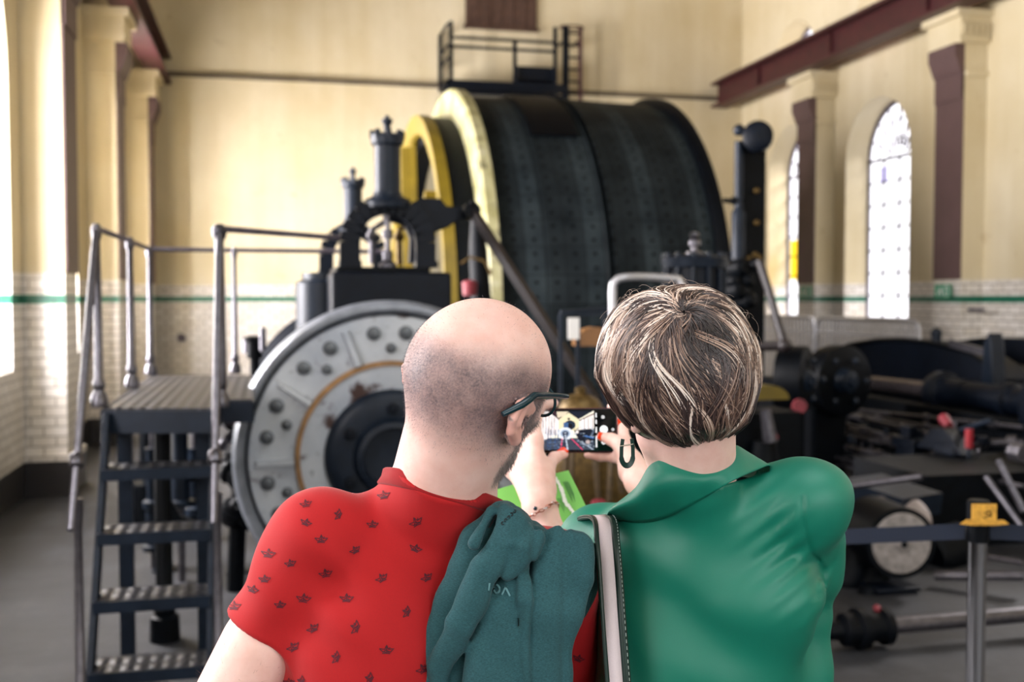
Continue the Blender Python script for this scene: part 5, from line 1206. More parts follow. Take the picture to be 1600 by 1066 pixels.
def wtrunk(f, g, k=.03):
    f.u(P_cone(WN+A3(0, 0, -.03), WSR+WT@A3(-.01, 0, 0), .050+g, .046+g), k); f.u(P_cone(WN+A3(0, 0, -.03), WSL, .050+g, .046+g), k)
    f.u(P_ell(A3(.258, 1.415, 1.30), A3(.150+g, .095+g, .14+g), WT), k); f.u(P_ell(A3(.268, 1.415, 1.16), A3(.146+g, .095+g, .17+g), WY), k)
    f.u(P_ell(A3(.265, 1.42, 1.02), A3(.120+g, .10+g, .16+g)), .04); f.u(P_ell(A3(.265, 1.42, .90), A3(.135+g, .105+g, .11+g)), .04)
wtrunk(wf, -.013)
WER = A3(.345, 1.60, 1.235); WWR = Lp(1001, 752, 1.775); WEL = A3(.125, 1.635, 1.13); WWL = Lp(843, 792, 1.735)
for (S_, E_, W__) in ((WSR, WER, WWR), (WSL, WEL, WWL)):
    wf.u(P_cone(S_, E_, .037, .034), .015); wf.u(P_cone(E_, lerp(E_, W__, .35), .036, .037), .02); wf.u(P_cone(lerp(E_, W__, .35), W__, .037, .0255), .02)
c = lambda *a: P_cone(*a)
def fchain(f, pts, rs, k=.005, k0=.014):
    P = [Lp(*p) for p in pts]
    for i in range(len(P)-1): f.u(P_cone(P[i], P[i+1], rs[i], rs[i+1]), k0 if i == 0 else k)
    return P
# left hand: back of the hand toward us, thumb under the phone, fingers behind it
wf.u(P_cone(WWL, Lp(838, 765, 1.755), .0265, .027), .015)
for (kx, ky, kd, r) in ((836, 688, 1.805, .0125), (822, 702, 1.812, .013), (808, 718, 1.815, .0125), (800, 736, 1.81, .012)): wf.u(P_cone(Lp(838+(kx-820)*.3, 768, 1.76), Lp(kx, ky, kd), .017, r), .018)
wf.u(P_cone(Lp(850, 765, 1.765), Lp(850, 730, 1.80), .018, .016), .018)
fchain(wf, [(836, 688, 1.805), (838, 655, 1.84), (846, 634, 1.875), (866, 630, 1.90)], [.0105, .0095, .0088, .0075], .004)
fchain(wf, [(822, 702, 1.812), (822, 680, 1.86), (838, 665, 1.905), (868, 664, 1.912)], [.0105, .0095, .0088, .0075], .004)
fchain(wf, [(808, 718, 1.815), (812, 702, 1.86), (832, 687, 1.905), (860, 686, 1.912)], [.0105, .0092, .0085, .0075], .004)
fchain(wf, [(800, 736, 1.81), (806, 722, 1.85), (826, 706, 1.90), (850, 704, 1.905)], [.0095, .0085, .0078, .0068], .004)
TL = fchain(wf, [(850, 745, 1.79), (858, 726, 1.82), (866, 716, 1.845), (881, 710, 1.862)], [.0155, .0115, .0103, .0082], .006)
# right hand
wf.u(P_cone(WWR, Lp(990, 737, 1.80), .025, .024), .014)
for p, r in (((974, 695, 1.85), .013), ((976, 704, 1.86), .0125), ((972, 714, 1.865), .012)): wf.u(P_cone(Lp(990, 735, 1.805), Lp(*p), .017, r), .016)
fchain(wf, [(976, 695, 1.85), (973, 668, 1.88), (967, 650, 1.90), (955, 636, 1.905)], [.0105, .0095, .0088, .0075], .004)
fchain(wf, [(976, 704, 1.86), (968, 690, 1.905), (945, 684, 1.915), (925, 684, 1.915)], [.0105, .0095, .0085, .0075], .004)
PF = fchain(wf, [(974, 716, 1.865), (958, 714, 1.885), (938, 713, 1.89), (919, 710.5, 1.885)], [.0105, .0098, .0092, .0078], .005)
TRt = fchain(wf, [(984, 716, 1.815), (969, 695, 1.835), (956, 687, 1.85), (940, 682, 1.862)], [.0155, .0120, .0105, .0082], .006)
IX = Lp(969, 660, 1.885)
V, Q = surface(wf, .0025, lo=A3(-.1, 1.1, 1.0), hi=A3(.6, 2.1, 1.95))
hl = (V-WC)@WM
rosyW = np.where((np.linalg.norm(V-PF[3], axis=1) < .02) | (np.linalg.norm(V-TRt[3], axis=1) < .02) | (np.linalg.norm(V-TL[3], axis=1) < .02), .35, 0)
mesh_from('body', V, Q, SKW, WRt, attrs={'rosy': ('FLOAT', rosyW)})
def nail(c, n, along, w, l):
    n = n/np.linalg.norm(n); along = along-n*(along@n); along /= np.linalg.norm(along); s = np.cross(n, along); b = MB(); N = 8; M_ = 6; vs = []; fs = []
    for i in range(N+1):
        for j in range(M_+1):
            u = (j/M_-.5)*2; v = (i/N-.5)*2; uu = u*math.sqrt(max(0, 1-.35*max(0, v)**2)); p = c+s*w*uu+along*l*v+n*(.0016-.0022*uu*uu-.0008*v*v); vs.append(toW(p))
    for i in range(N):
        for j in range(M_): fs.append((i*(M_+1)+j, i*(M_+1)+j+1, (i+1)*(M_+1)+j+1, (i+1)*(M_+1)+j))
    b.add(vs, fs); return b.build('fingernail', NAIL, WRt)
nail(TL[3]+A3(-.002, -.0045, .006), A3(.1, -.8, .7), TL[3]-TL[2], .0072, .0085)
nail(TRt[3]+A3(.001, -.0078, .0005), A3(0, -1, .15), TRt[3]-TRt[2], .0068, .0085)
nail(IX+A3(.0, -.0082, 0), A3(.3, -1, .0), A3(-.15, .1, 1), .0055, .009)
# blouse
def blouse():
    f = Field(); g = .010
    wtrunk(f, g); wneck(f, .004); f.u(P_ell(WSR, A3(.058, .060, .060)), .02); f.u(P_ell(WSL, A3(.054, .054, .054)), .02)
    f.u(P_cone(WSR, lerp(WSR, WER, .9), .056, .054), .03); f.u(P_cone(WSL, lerp(WSL, WEL, .85), .056, .056), .03)
    # loose cloth hanging at the right side below the arm
    f.u(P_cone(Lp(1270, 840, 1.42), Lp(1262, 940, 1.44), .045, .036), .03); f.u(P_cone(Lp(1262, 940, 1.44), Lp(1250, 1180, 1.42), .036, .040), .03); f.u(P_cone(Lp(1170, 782, 1.375), WSR+A3(-.01, 0, .004), .046, .052), .02)
    f.u(P_cone(Lp(1010, 860, 1.40), Lp(1010, 1150, 1.36), .055, .06), .04)
    def m(p, d):
        q = (p-WMC)@WT; x, y, z = q[..., 0], q[..., 1], q[..., 2]
        # gathers along the right shoulder seam
        a = .0022*np.sin((z*1.0-x*.45)*270)*np.exp(-((x-.128)/.030)**2)*np.exp(-((z+.035)/.07)**2)*(y < .03)
        e = .0026*np.exp(-((x-.165-.02*np.sin(z*12))/.0035)**2)*(z < .02)*(z > -.11)*(y < .02)
        b = .0048*np.sin((x*.45+z)*48+1.5*np.sin(x*18))*np.clip((x+.17)*5, 0, 1)
        c_ = .0055*np.sin((x*1.0+z*.18)*34+.8*np.sin(z*11))*np.clip((-z-.12)*5, 0, 1)
        d = d+(a+b+c_)*.9+e
        # tuck on the right silhouette
        d = d+.010*np.exp(-((p[..., 2]-1.285)/.02)**2)*np.clip((p[..., 0]-.37)*20, 0, 1)
        d = smax(d, .86-p[..., 2], .01)
        nn = (p-WNo)@WNA; q2 = p-WNo; ua = WC-WNo; ua = ua/np.linalg.norm(ua); rr_ = np.linalg.norm(q2-(q2@ua)[..., None]*ua, axis=-1); d = smax(d, np.where((rr_ < .10) & (q2@ua > -.06), nn, -1.), .004); d = smax(d, q2@ua-.07, .004)
        return d
    f.mod(m); return f
WNo = Lp(1085, 772, 1.375); WNA = A3(-.30, .25, 1.); WNA = WNA/np.linalg.norm(WNA)
V, Q = surface(blouse(), .0036); mesh_from('blouse', V, Q, BLOUSE, WRt); wbv = BVHTree.FromPolygons([tuple(v) for v in V], [tuple(q) for q in Q])
# collar: open shirt collar folded around the nape
def loft(rows, name, mat, root, closed=False, thick=0, sub=6):
    R_ = [np.array([tuple(v) for v in catmull([Vector(p) for p in r], sub)]) for r in rows]; n = len(R_[0]); m = 5*(len(R_)-1)+1; V = []
    for i in range(m):
        t = i/(m-1)*(len(R_)-1); k = min(int(t), len(R_)-2); a = t-k; p0 = R_[max(k-1, 0)]; p1 = R_[k]; p2 = R_[k+1]; p3 = R_[min(k+2, len(R_)-1)]
        V.append(.5*((2*p1)+(p2-p0)*a+(2*p0-5*p1+4*p2-p3)*a*a+(3*p1-p0-3*p2+p3)*a**3))
    V = np.concatenate(V); Q = np.array([(i*n+j, i*n+j+1, (i+1)*n+j+1, (i+1)*n+j) for i in range(m-1) for j in range(n-1)])
    o = mesh_from(name, V, Q, mat, root)
    if thick: md = o.modifiers.new('cloth', 'SOLIDIFY'); md.thickness = thick; md.offset = 0
    return o
top = [(975, 850, 1.50), (950, 806, 1.38), (994, 764, 1.33), (1020, 728, 1.315), (1056, 722, 1.300), (1096, 734, 1.297), (1130, 718, 1.315), (1150, 698, 1.345), (1160, 712, 1.40), (1150, 745, 1.46)]
low = [(985, 865, 1.50), (948, 812, 1.37), (990, 816, 1.31), (1030, 812, 1.275), (1070, 794, 1.262), (1110, 772, 1.262), (1148, 750, 1.280), (1180, 736, 1.318), (1203, 728, 1.36), (1190, 752, 1.45)]
inn = [(990, 840, 1.50), (975, 812, 1.40), (1010, 790, 1.345), (1036, 768, 1.325), (1062, 760, 1.315), (1094, 758, 1.312), (1124, 748, 1.325), (1140, 736, 1.35), (1150, 735, 1.40), (1140, 750, 1.45)]
mid = [tuple((np.array(a)*.55+np.array(b)*.45)-np.array((0, 3, .006))) for a, b in zip(top, low)]
top2 = [(a, b-.5, d-.004) for a, b, d in top]
def snap(p):
    q = Lp(*p); r0 = q-A3(0, 0, CH); h = wbv.ray_cast(Vector((0, 0, CH)), Vector(r0).normalized(), 2)
    if h[0] is None or abs(h[0][1]-q[1]) > .07: return q
    u_ = r0/np.linalg.norm(r0); return np.array(h[0])-u_*.0035
loft([[(snap(p) if (r is low and 0 < i < 8) else Lp(*p)) for i, p in enumerate(r)] for r in (inn, [(a, b+6, d+.004) for a, b, d in top], top2, mid, low)], 'collar', BLOUSE, WRt, thick=.0022)
# hair
hc = Lp(1057, 577, 1.32)
def hsurf(dr):
    """dr (n,3) unit directions in the local frame -> radius of the hair shape"""
    x, y, z = dr[:, 0], dr[:, 1], dr[:, 2]
    rx = .103; ry = .118; rz = np.where(z > 0, .108, .122)
    r = 1/np.sqrt((x/rx)**2+(y/ry)**2+(z/rz)**2)
    taper = 1-.16*np.clip(-z-.55, 0, 1)*2.0
    lump = 1+.03*np.sin(x*5+2)*np.cos(z*4+y*3)+.035*np.clip(x, 0, 1)*np.clip(.2-np.abs(z+.15), 0, 1)*3
    return r*taper*lump*(1-.17*np.clip(-x, 0, 1)*np.clip((-z-.1)/.5, 0, 1))
bf2 = Field(); bf2.u(P_ell(hc+A3(.002, .0, .008), A3(.088, .104, .094)), .01); bf2.u(P_ell(hc+A3(.012, .0, -.045), A3(.068, .082, .060)), .03)
def hm_(p, d):
    # open at the face and under the nape
    q = (p-WC)@WM; d = smax(d, np.minimum(q[..., 1]-.052, .035-q[..., 2]), .01); return smax(d, -(p[..., 2]-(hc[2]-.086)), .01)
bf2.mod(hm_); V, Q = surface(bf2, .004)
def hair_mat():
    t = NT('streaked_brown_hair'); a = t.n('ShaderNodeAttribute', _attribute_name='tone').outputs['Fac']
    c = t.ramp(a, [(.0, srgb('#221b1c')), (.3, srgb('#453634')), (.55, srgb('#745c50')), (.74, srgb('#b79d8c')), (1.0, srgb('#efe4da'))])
    t.set(Base_Color=c, Roughness=.34, Specular_IOR_Level=.6); return t.m
HAIR = hair_mat()
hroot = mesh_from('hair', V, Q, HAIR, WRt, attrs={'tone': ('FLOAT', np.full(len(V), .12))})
whorl = Lp(1070, 484, 1.235)-hc; whorl /= np.linalg.norm(whorl)
rs = np.random.RandomState(11); NP = 20; NL = 1350
def unit(a): return a/(np.linalg.norm(a, axis=-1, keepdims=True)+1e-9)
Lc = []; 
for L in range(NL):
    ang = abs(rs.normal(0, .55)) if rs.rand() < .62 else rs.uniform(.3, 1.9)
    az = rs.uniform(0, 2*PI); e1 = unit(np.cross(whorl, A3(0, 0, 1))); e2 = np.cross(whorl, e1)
    d = whorl*math.cos(ang)+(e1*math.cos(az)+e2*math.sin(az))*math.sin(ang)
    if d[2] < -.35 or (d[1] > .75): continue
    side = abs(d[0]); ph = (.10, .20, .28, .26, .16) if side > .35 else (.24, .28, .24, .14, .10)
    if ang < .3 and rs.rand() < .5: continue
    Lc.append((d, rs.normal(0, .30), rs.choice([.20, .36, .54, .74, .98], p=ph), rs.randint(7, 13), rs.uniform(.012, .045), rs.uniform(.55, 1.25), rs.rand(), rs.uniform(0, 6.3)))
D = []; PR_ = []
for (d, nz, tone, ns, wid, ln_, lay, ph) in Lc:
    for s in range(ns): D.append(unit(d+rs.normal(0, wid, 3)*.8)); PR_.append((nz+rs.normal(0, .05), tone+rs.normal(0, .10), ln_*rs.uniform(.85, 1.1), lay+rs.normal(0, .08), ph))
D = np.array(D); PR_ = np.array(PR_); path = [D]; NS = len(D)
def ssn(a, b, x): t = np.clip((x-a)/(b-a), 0, 1); return t*t*(3-2*t)
for k in range(NP-1):
    d = path[-1]; ang = np.arccos(np.clip(d@whorl, -1, 1))[:, None]; pj = lambda v: v-d*(d*v).sum(-1, keepdims=True)
    t1 = unit(pj(d-whorl)); t2 = pj(np.broadcast_to(A3(0, 0, -1), d.shape)); t3 = pj(np.broadcast_to(A3(1, 0, 0), d.shape)); x = d[:, :1]; z = d[:, 2:]
    c = .75*np.exp(-((x+.02)/.42)**2)*ssn(.25, .8, ang)-.55*ssn(.35, .9, x)*ssn(.2, -.5, z)+.65*ssn(-.35, -.9, x)*ssn(.35, -.4, z)-.35*ssn(-.1, -.6, x)*ssn(0, .6, z)
    v = t1*(1.1*np.exp(-ang/.55)+.12)+t2*(.25+.8*ssn(.3, 1.1, ang))+t3*c; v = unit(pj(v)); b_ = np.cross(d, v)
    th = (PR_[:, 0]+.28*np.sin(PR_[:, 4]+k*.28))[:, None]*(1-.35*k/NP); v = v*np.cos(th)+b_*np.sin(th)
    path.append(unit(d+v*(PR_[:, 2:3]/NP*1.15)))
path = np.stack(path, 1)
HV = []; HT = []; HQ = []; nv = 0; tt = np.linspace(0, 1, NP)
for s in range(NS):
    d = path[s]; nz, tone, ln_, lay, ph = PR_[s]; angs = np.arccos(np.clip(d@whorl, -1, 1))
    rr = hsurf(d)*(.945+.045*np.clip(lay, 0, 1.1)+.014*np.sin(tt*PI)-.020*tt**2-.035*np.exp(-(angs/.14)**2))
    P = hc+d*rr[:, None]; q = (P-WC)@WM
    low_ = hc[2]-.103-.012*rs.rand()+.022*np.clip((P[:, 0]-hc[0]-.045)*16, -.3, 1.1)
    bad = (P[:, 2] < low_) | ((q[:, 1] > .050) & (q[:, 2] < .028)) | (q[:, 1] > .10)
    n_ok = int(np.argmax(bad)) if bad.any() else NP
    if n_ok < 5: continue
    P = P[:n_ok]; u = np.linspace(0, 1, n_ok)
    tang = unit(np.gradient(P, axis=0)); out = d[:n_ok]; sd = unit(np.cross(tang, out)); w = .00086*(1-.85*u**2.5)[:, None]*np.clip(u*8+.3, 0, 1)[:, None]
    ring = np.stack([P+sd*w, P+out*w*.8, P-sd*w, P-out*w*.8], 1).reshape(-1, 3); HV.append(ring)
    dirx = (P[:, 0]-hc[0])/.1; dirz = (P[:, 2]-hc[2])/.11
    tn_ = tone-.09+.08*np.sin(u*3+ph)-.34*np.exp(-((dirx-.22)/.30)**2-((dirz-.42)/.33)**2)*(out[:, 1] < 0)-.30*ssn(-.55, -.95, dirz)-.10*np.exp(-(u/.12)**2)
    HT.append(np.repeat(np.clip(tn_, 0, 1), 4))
    i = np.arange(n_ok-1)[:, None]*4; j = np.arange(4)[None]; HQ.append((nv+np.stack([i+j, i+(j+1) % 4, i+4+(j+1) % 4, i+4+j], -1)).reshape(-1, 4)); nv += len(ring)
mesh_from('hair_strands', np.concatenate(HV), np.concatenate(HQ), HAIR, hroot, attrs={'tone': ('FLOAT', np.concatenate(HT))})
HV = []; HQ = []; nv = 0
for k in range(80):
    a = rs.uniform(0, 2*PI); psi = rs.uniform(.0, 1.3); d0 = A3(rs.normal(0, .75), rs.normal(-.1, .6), 1.0 if k < 110 else rs.uniform(-.6, .8)); d0 /= np.linalg.norm(d0); t = np.linspace(0, 1, 9)[:, None]
    tg = np.cross(d0, rs.normal(0, 1, 3)); tg /= np.linalg.norm(tg); b0 = hc+d0*hsurf(d0[None])[0]*.985; Ln = rs.uniform(.012, .035)
    P = b0+tg*Ln*t+d0*(rs.uniform(.002, .009)*np.sin(t*2.6))
    tang = np.gradient(P, axis=0); sd = np.cross(tang, d0); sd /= np.linalg.norm(sd, axis=1, keepdims=True)+1e-9; w = .00014
    ring = np.stack([P+sd*w, P+d0*w, P-sd*w], 1).reshape(-1, 3); HV.append(ring); i = np.arange(8)[:, None]*3; j = np.arange(3)[None]; HQ.append((nv+np.stack([i+j, i+(j+1) % 3, i+3+(j+1) % 3, i+3+j], -1)).reshape(-1, 4)); nv += len(ring)
HV = np.concatenate(HV); mesh_from('flyaway_hairs', HV, np.concatenate(HQ), HAIR, hroot, attrs={'tone': ('FLOAT', np.full(len(HV), .8))})['kind'] = 'stuff'
for sx in (-1, 1): b = MB(); b.ball(toW(hw_(sx*.031, .071, -.012)), .0115, 16); b.build('eye', M['white'], WRt)
legs(WRt, (.275, 1.42), cloth_mat('black_trousers', '#15161a', .85), -.02, dx=.085)
# ---------------- jacket over the man's right shoulder ----------------
def jk():
    f = Field(); n = A3(0, 1, 0)
    def roll(pts, rs, k=.008, sq=.62, d0=1.222):
        P = [Lp(p[0], p[1], p[2] if len(p) > 2 else d0) for p in pts]
        for i in range(len(P)-1): f.u(P_flat(P[i], P[i+1], rs[i]/1340, rs[i+1]/1340, n, sq), k if i == 0 else .004)
    roll([(818, 855, 1.29), (808, 960, 1.27), (795, 1200, 1.27)], [52, 74, 84], .01, .5)      # backing
    roll([(772, 815, 1.235), (728, 890), (702, 985), (692, 1080), (690, 1260)], [27, 33, 34, 34, 36])
    roll([(806, 818, 1.215), (760, 893, 1.195), (715, 975, 1.19), (690, 1045, 1.205), (684, 1200)], [23, 24, 24, 18, 16], .005)
    roll([(838, 838, 1.215), (812, 870, 1.205), (790, 900, 1.20)], [20, 20, 12], .005)
    roll([(806, 880, 1.225), (786, 960, 1.208), (770, 1070, 1.200), (760, 1260)], [22, 38, 48, 55], .004, .5)
    roll([(822, 850, 1.22), (817, 940, 1.198), (812, 1060, 1.195), (812, 1260)], [10, 11, 13, 14], .003, .8)
    roll([(866, 858, 1.235), (862, 960, 1.215), (850, 1080, 1.212), (845, 1260)], [40, 42, 41, 42], .004, .55)
    roll([(905, 853, 1.24), (905, 905, 1.225), (884, 985, 1.215), (876, 1100, 1.22)], [22, 20, 15, 14], .005, .7)
    roll([(926, 862, 1.31), (930, 905, 1.31), (908, 960, 1.30)], [13, 10, 6], .004, .9)
    # the fold lying over the shoulder and down in front
    roll([(790, 812, 1.25), (850, 850, 1.28), (908, 858, 1.30)], [26, 22, 20], .01, .9)
    roll([(800, 822, 1.32), (850, 853, 1.36), (905, 862, 1.38)], [30, 28, 26], .01, 1.0)
    roll([(845, 870, 1.47), (850, 960, 1.49), (850, 1100, 1.49)], [50, 55, 55], .01, .35)
    # small ridges round the neckband at the top
    for (a, b_) in (((765, 800), (742, 850)), ((790, 800), (768, 850)), ((812, 812), (798, 850)), ((828, 824), (818, 856))): roll([(a[0], a[1], 1.222), (b_[0], b_[1], 1.20)], [10, 8], .004, .9)
    roll([(760, 930, 1.27), (738, 1000, 1.26), (730, 1260, 1.26)], [20, 44, 50], .004, .5)
    def m(p, d):
        x, z = p[..., 0], p[..., 2]; w = .0024*np.sin(x*95+z*26+2*np.sin(z*17))+.0012*np.sin(z*90+x*60+2*np.sin(x*40)); d = d+w+.0035*np.exp(-((x-(.022-(1.44-z)*.06)+.006*np.sin(z*25))/.004)**2)+.003*np.exp(-((x-(.062-(1.40-z)*.03))/.005)**2)
        return smax(d, .99-z, .006)
    f.mod(m); return f
V, Q = surface(jk(), .0034); JR = empty('jacket', tuple(toW(A3(.03, 1.25, .99))), "teal fleece jacket draped over the red-shirted man's right shoulder", 'jacket')
jb = mesh_from('fleece', V, Q, FLEECE, JR); jbv = BVHTree.FromPolygons([tuple(v) for v in V], [tuple(q) for q in Q])
def on_surf(bv, px, py, off=.0008):
    r0 = Lp(px, py, 1.0)-A3(0, 0, CH); h = bv.ray_cast(Vector((0, 0, CH)), Vector(r0).normalized(), 1.9)
    if h[0] is None: return None
    n_ = np.array(h[1]); n_ = n_ if n_@r0 < 0 else -n_; return np.array(h[0])+n_*off, n_
def strokes(bv, lines, w, name, mat, root, steps=6, off=.0008):
    V = []; Q = []
    for L in lines:
        pts = []
        for a, b_ in zip(L[:-1], L[1:]):
            for t in np.linspace(0, 1, steps): pts.append(on_surf(bv, a[0]+(b_[0]-a[0])*t, a[1]+(b_[1]-a[1])*t, off))
        pts = [p for p in pts if p]; n0 = len(V)
        for i, p in enumerate(pts):
            t = pts[min(i+1, len(pts)-1)][0]-pts[max(i-1, 0)][0]; t = t/(np.linalg.norm(t)+1e-9); s = np.cross(t, p[1]); s = s/(np.linalg.norm(s)+1e-9); V += [p[0]-s*w, p[0]+s*w]
        for i in range(len(pts)-1): Q.append((n0+2*i, n0+2*i+1, n0+2*i+3, n0+2*i+2))
    if V:
        o = mesh_from(name, np.array(V), np.array(Q), mat, root); md = o.modifiers.new('thick', 'SOLIDIFY'); md.thickness = .0006; md.offset = 0; return o
arc = lambda cx, cy, rx, ry, a0, a1, n=12, sk=0: [(cx+rx*math.cos(a0+(a1-a0)*i/n)+sk*ry*math.sin(a0+(a1-a0)*i/n), cy+ry*math.sin(a0+(a1-a0)*i/n)) for i in range(n+1)]
EMB = plain('light_teal_embroidery', '#5f8f95', .6, var=.05)
# upside-down letters, upright they read V O I
strokes(jbv, [[(784, 930), (790, 917.5), (797, 932)]], .0011, 'letter_v', EMB, JR)
strokes(jbv, [arc(776, 921, 4.6, 6.6, 0, 2*PI, 14)], .0011, 'letter_o', EMB, JR, 2)
strokes(jbv, [[(764.5, 911), (763, 923)]], .0011, 'letter_i', EMB, JR)
# black label and small dark stitching near the neckband
c0, n0 = on_surf(jbv, 772, 809, .001); du = on_surf(jbv, 779, 806, .001)[0]-c0; dn = on_surf(jbv, 765, 822, .001)[0]-c0; du /= np.linalg.norm(du); dn /= np.linalg.norm(dn)
b = MB(); b.add([toW(c0+du*a*.0065+dn*v*.013+n0*h) for h in (-.001, .0016) for a, v in ((-1, -1), (1, -1), (1, 1), (-1, 1))], [(0, 3, 2, 1), (4, 5, 6, 7), (0, 1, 5, 4), (1, 2, 6, 5), (2, 3, 7, 6), (3, 0, 4, 7)]); b.build('neck_label', plain('black_woven_label', '#06080a', .7), JR, smooth=False)
dk = plain('dark_stitching', '#0a1b20', .7)
for k in range(5):
    cx_, cy_ = 786+k*4.4, 818-k*4.6; strokes(jbv, [arc(cx_, cy_, 1.9, 2.3, .6+k, .6+k+4.6, 7)], .0005, 'stitched_letter', dk, JR, 2)
# ---------------- phone ----------------
pc = Lp(897, 672.5, 1.885); PR = empty('smartphone', tuple(toW(pc-A3(0, 0, .039))), 'black smartphone held sideways in two hands, its screen showing the machine hall', 'phone')
pu = A3(1, -.10, .018); pu /= np.linalg.norm(pu); pv = A3(-.018, 0, 1); pv = pv-pu*(pv@pu); pv /= np.linalg.norm(pv); pn = np.cross(pu, pv); pn = pn if pn[1] < 0 else -pn
PW, PH, PT = .152, .078, .0042
def pp(u, v, n=0): return Vector(toW(pc+pu*u+pv*v+pn*n))
def rrect(w, h, r, n=6):
    out = []
    for cx_, cy_, a in ((w-r, h-r, 0), (-w+r, h-r, 90), (-w+r, -h+r, 180), (w-r, -h+r, 270)):
        for i in range(n+1): t = math.radians(a+90*i/n); out.append((cx_+r*math.cos(t), cy_+r*math.sin(t)))
    return out
b = MB(); rr = rrect(PW/2, PH/2, .010); b.add([pp(u, v, s*PT) for s in (-1, 1) for u, v in rr], [tuple(range(len(rr))), tuple(range(len(rr), 2*len(rr)))]+[(i, (i+1) % len(rr), len(rr)+(i+1) % len(rr), len(rr)+i) for i in range(len(rr))])
b.build('case', plain('black_phone_case', '#0b0a0d', .25), PR, bev=.001)
b = MB(); b.tube([pp(u, v, PT*.7) for u, v in rrect(PW/2+.0004, PH/2+.0004, .010)], .0009, 6, True); b.build('edge_frame', plain('dark_red_edge', '#4a1c24', .3, .5), PR)
# the picture on the screen, drawn cell by cell
NX, NY = 112, 92; img = np.zeros((NY, NX, 3))
def c8(h): return np.array(srgb(h)[:3])
X_, Y_ = np.meshgrid((np.arange(NX)+.5)/NX, 1-(np.arange(NY)+.5)/NY)   # y up
img[:] = c8('#f1ead6')
def fill(mask, c): img[mask] = c8(c)
fill(Y_ < .30, '#39414f')
def poly(ptl, c):
    m = np.zeros(X_.shape, bool); n = len(ptl)
    for i in range(n):
        (x1, y1), (x2, y2) = ptl[i], ptl[(i+1) % n]; 
        if y1 == y2: continue
        m ^= ((y1 > Y_) != (y2 > Y_)) & (X_ < (x2-x1)*(Y_-y1)/(y2-y1)+x1)
    img[m] = c8(c)
def ln(a, b_, w, c):
    a = np.array(a); b_ = np.array(b_); d = b_-a; t = np.clip(((X_-a[0])*d[0]+(Y_-a[1])*d[1])/(d@d), 0, 1); m = np.hypot((X_-a[0]-t*d[0])*1.1, Y_-a[1]-t*d[1]) < w; img[m] = c8(c)
def disc(cx_, cy_, r, c, r2=0): q = np.hypot((X_-cx_)*1.15, Y_-cy_); img[(q < r) & (q >= r2)] = c8(c)
poly([(0, 1), (.28, 1), (.36, .72), (.34, .42), (0, .22)], '#efe4e0'); poly([(.72, .72), (1, .95), (1, .3), (.70, .45)], '#e9dfd8')
poly([(.14, 1), (.34, .78), (.52, .95), (.70, .78), (1, 1.01), (.14, 1.01)], '#161d2b'); poly([(.34, .79), (.53, .96), (.71, .79), (.71, .5), (.34, .5)], '#e8d9b4'); poly([(.30, .99), (.53, .99), (.45, .88), (.32, .82)], '#d9cbb0')
ln((.24, 1), (.34, .78), .010, '#4b2a30'); ln((.73, .76), (1, .93), .014, '#5a2d33')
for i, x in enumerate((.04, .09, .15, .20, .25)): ln((x, .42), (x+.01, .95-i*.03), .007, '#9b8f92')
for x in (.79, .86, .94): ln((x, .45), (x, .78), .012, '#fdfbff'); ln((x+.03, .45), (x+.03, .8), .004, '#6b5560')
disc(.55, .64, .12, '#23303f'); disc(.55, .62, .06, '#11171f'); fill((np.abs(X_-.47) < .045) & (np.abs(Y_-.62) < .09), '#3f5f8a'); disc(.53, .80, .03, '#20242c')
disc(.46, .42, .16, '#dfe3ea'); disc(.46, .42, .105, '#9fb0c4'); disc(.46, .42, .07, '#2b3a52'); disc(.46, .42, .03, '#dfe8f2')
ln((.46, .40), (.46, .02), .035, '#2a3346'); ln((.46, .38), (.50, .0), .012, '#c4cfdd')
ln((.40, .30), (.37, .0), .008, '#ff4a78'); ln((.58, .28), (.78, .0), .008, '#ff4a78'); ln((.70, .25), (.98, .0), .008, '#c7d2e2')
poly([(.62, .50), (1, .55), (1, .18), (.72, .22)], '#141b28')
rgi = random.Random(8)
for k in range(60): x, y = rgi.uniform(.6, 1), rgi.uniform(.05, .58); ln((x, y), (x+rgi.uniform(.01, .07), y+rgi.uniform(-.02, .02)), .006, rgi.choice(('#4b5d78', '#8fa3bd', '#1a2230', '#0d1119', '#c9d3e0')))
for k in range(50): x, y = rgi.uniform(.02, .4), rgi.uniform(.0, .3); ln((x, y), (x+rgi.uniform(.01, .05), y), .006, rgi.choice(('#56647a', '#8795aa', '#22293a')))
for x in (.12, .17, .26, .31): ln((x, .02), (x+.02, .52), .008, '#2e4c74')
for y in (.1, .2, .3, .4): ln((.13, y), (.30, y), .007, '#3d5f88')
for x in (.10, .22, .32): ln((x, .38), (x+.01, .60), .005, '#a9bdd8')
disc(.68, .46, .035, '#f3e6e0'); disc(.88, .2, .05, '#b9a7a4'); ln((.82, .36), (1, .30), .012, '#4c7bc0')
u0, u1 = 845, 928; 
def pu_of(px): return (px-897)/F*1.885
sx0, sx1 = pu_of(845), pu_of(928.5); sv0, sv1 = -PH/2+.0045, PH/2-.004
vs = []; fs = []; 
for j in range(NY+1):
    for i in range(NX+1): vs.append(pp(lerp(sx0, sx1, i/NX), lerp(sv1, sv0, j/NY), PT+.0006))
for j in range(NY):
    for i in range(NX): fs.append((j*(NX+1)+i, j*(NX+1)+i+1, (j+1)*(NX+1)+i+1, (j+1)*(NX+1)+i))
me = bpy.data.meshes.new('screen_picture'); off = world_loc(PR); me.from_pydata([tuple(v-off) for v in vs], [], fs)
ca = me.color_attributes.new('picture', 'FLOAT_COLOR', 'CORNER'); col = np.ones((NX*NY, 4, 4)); col[:, :, :3] = img.reshape(-1, 1, 3); ca.data.foreach_set('color', col.astype(np.float32).ravel())
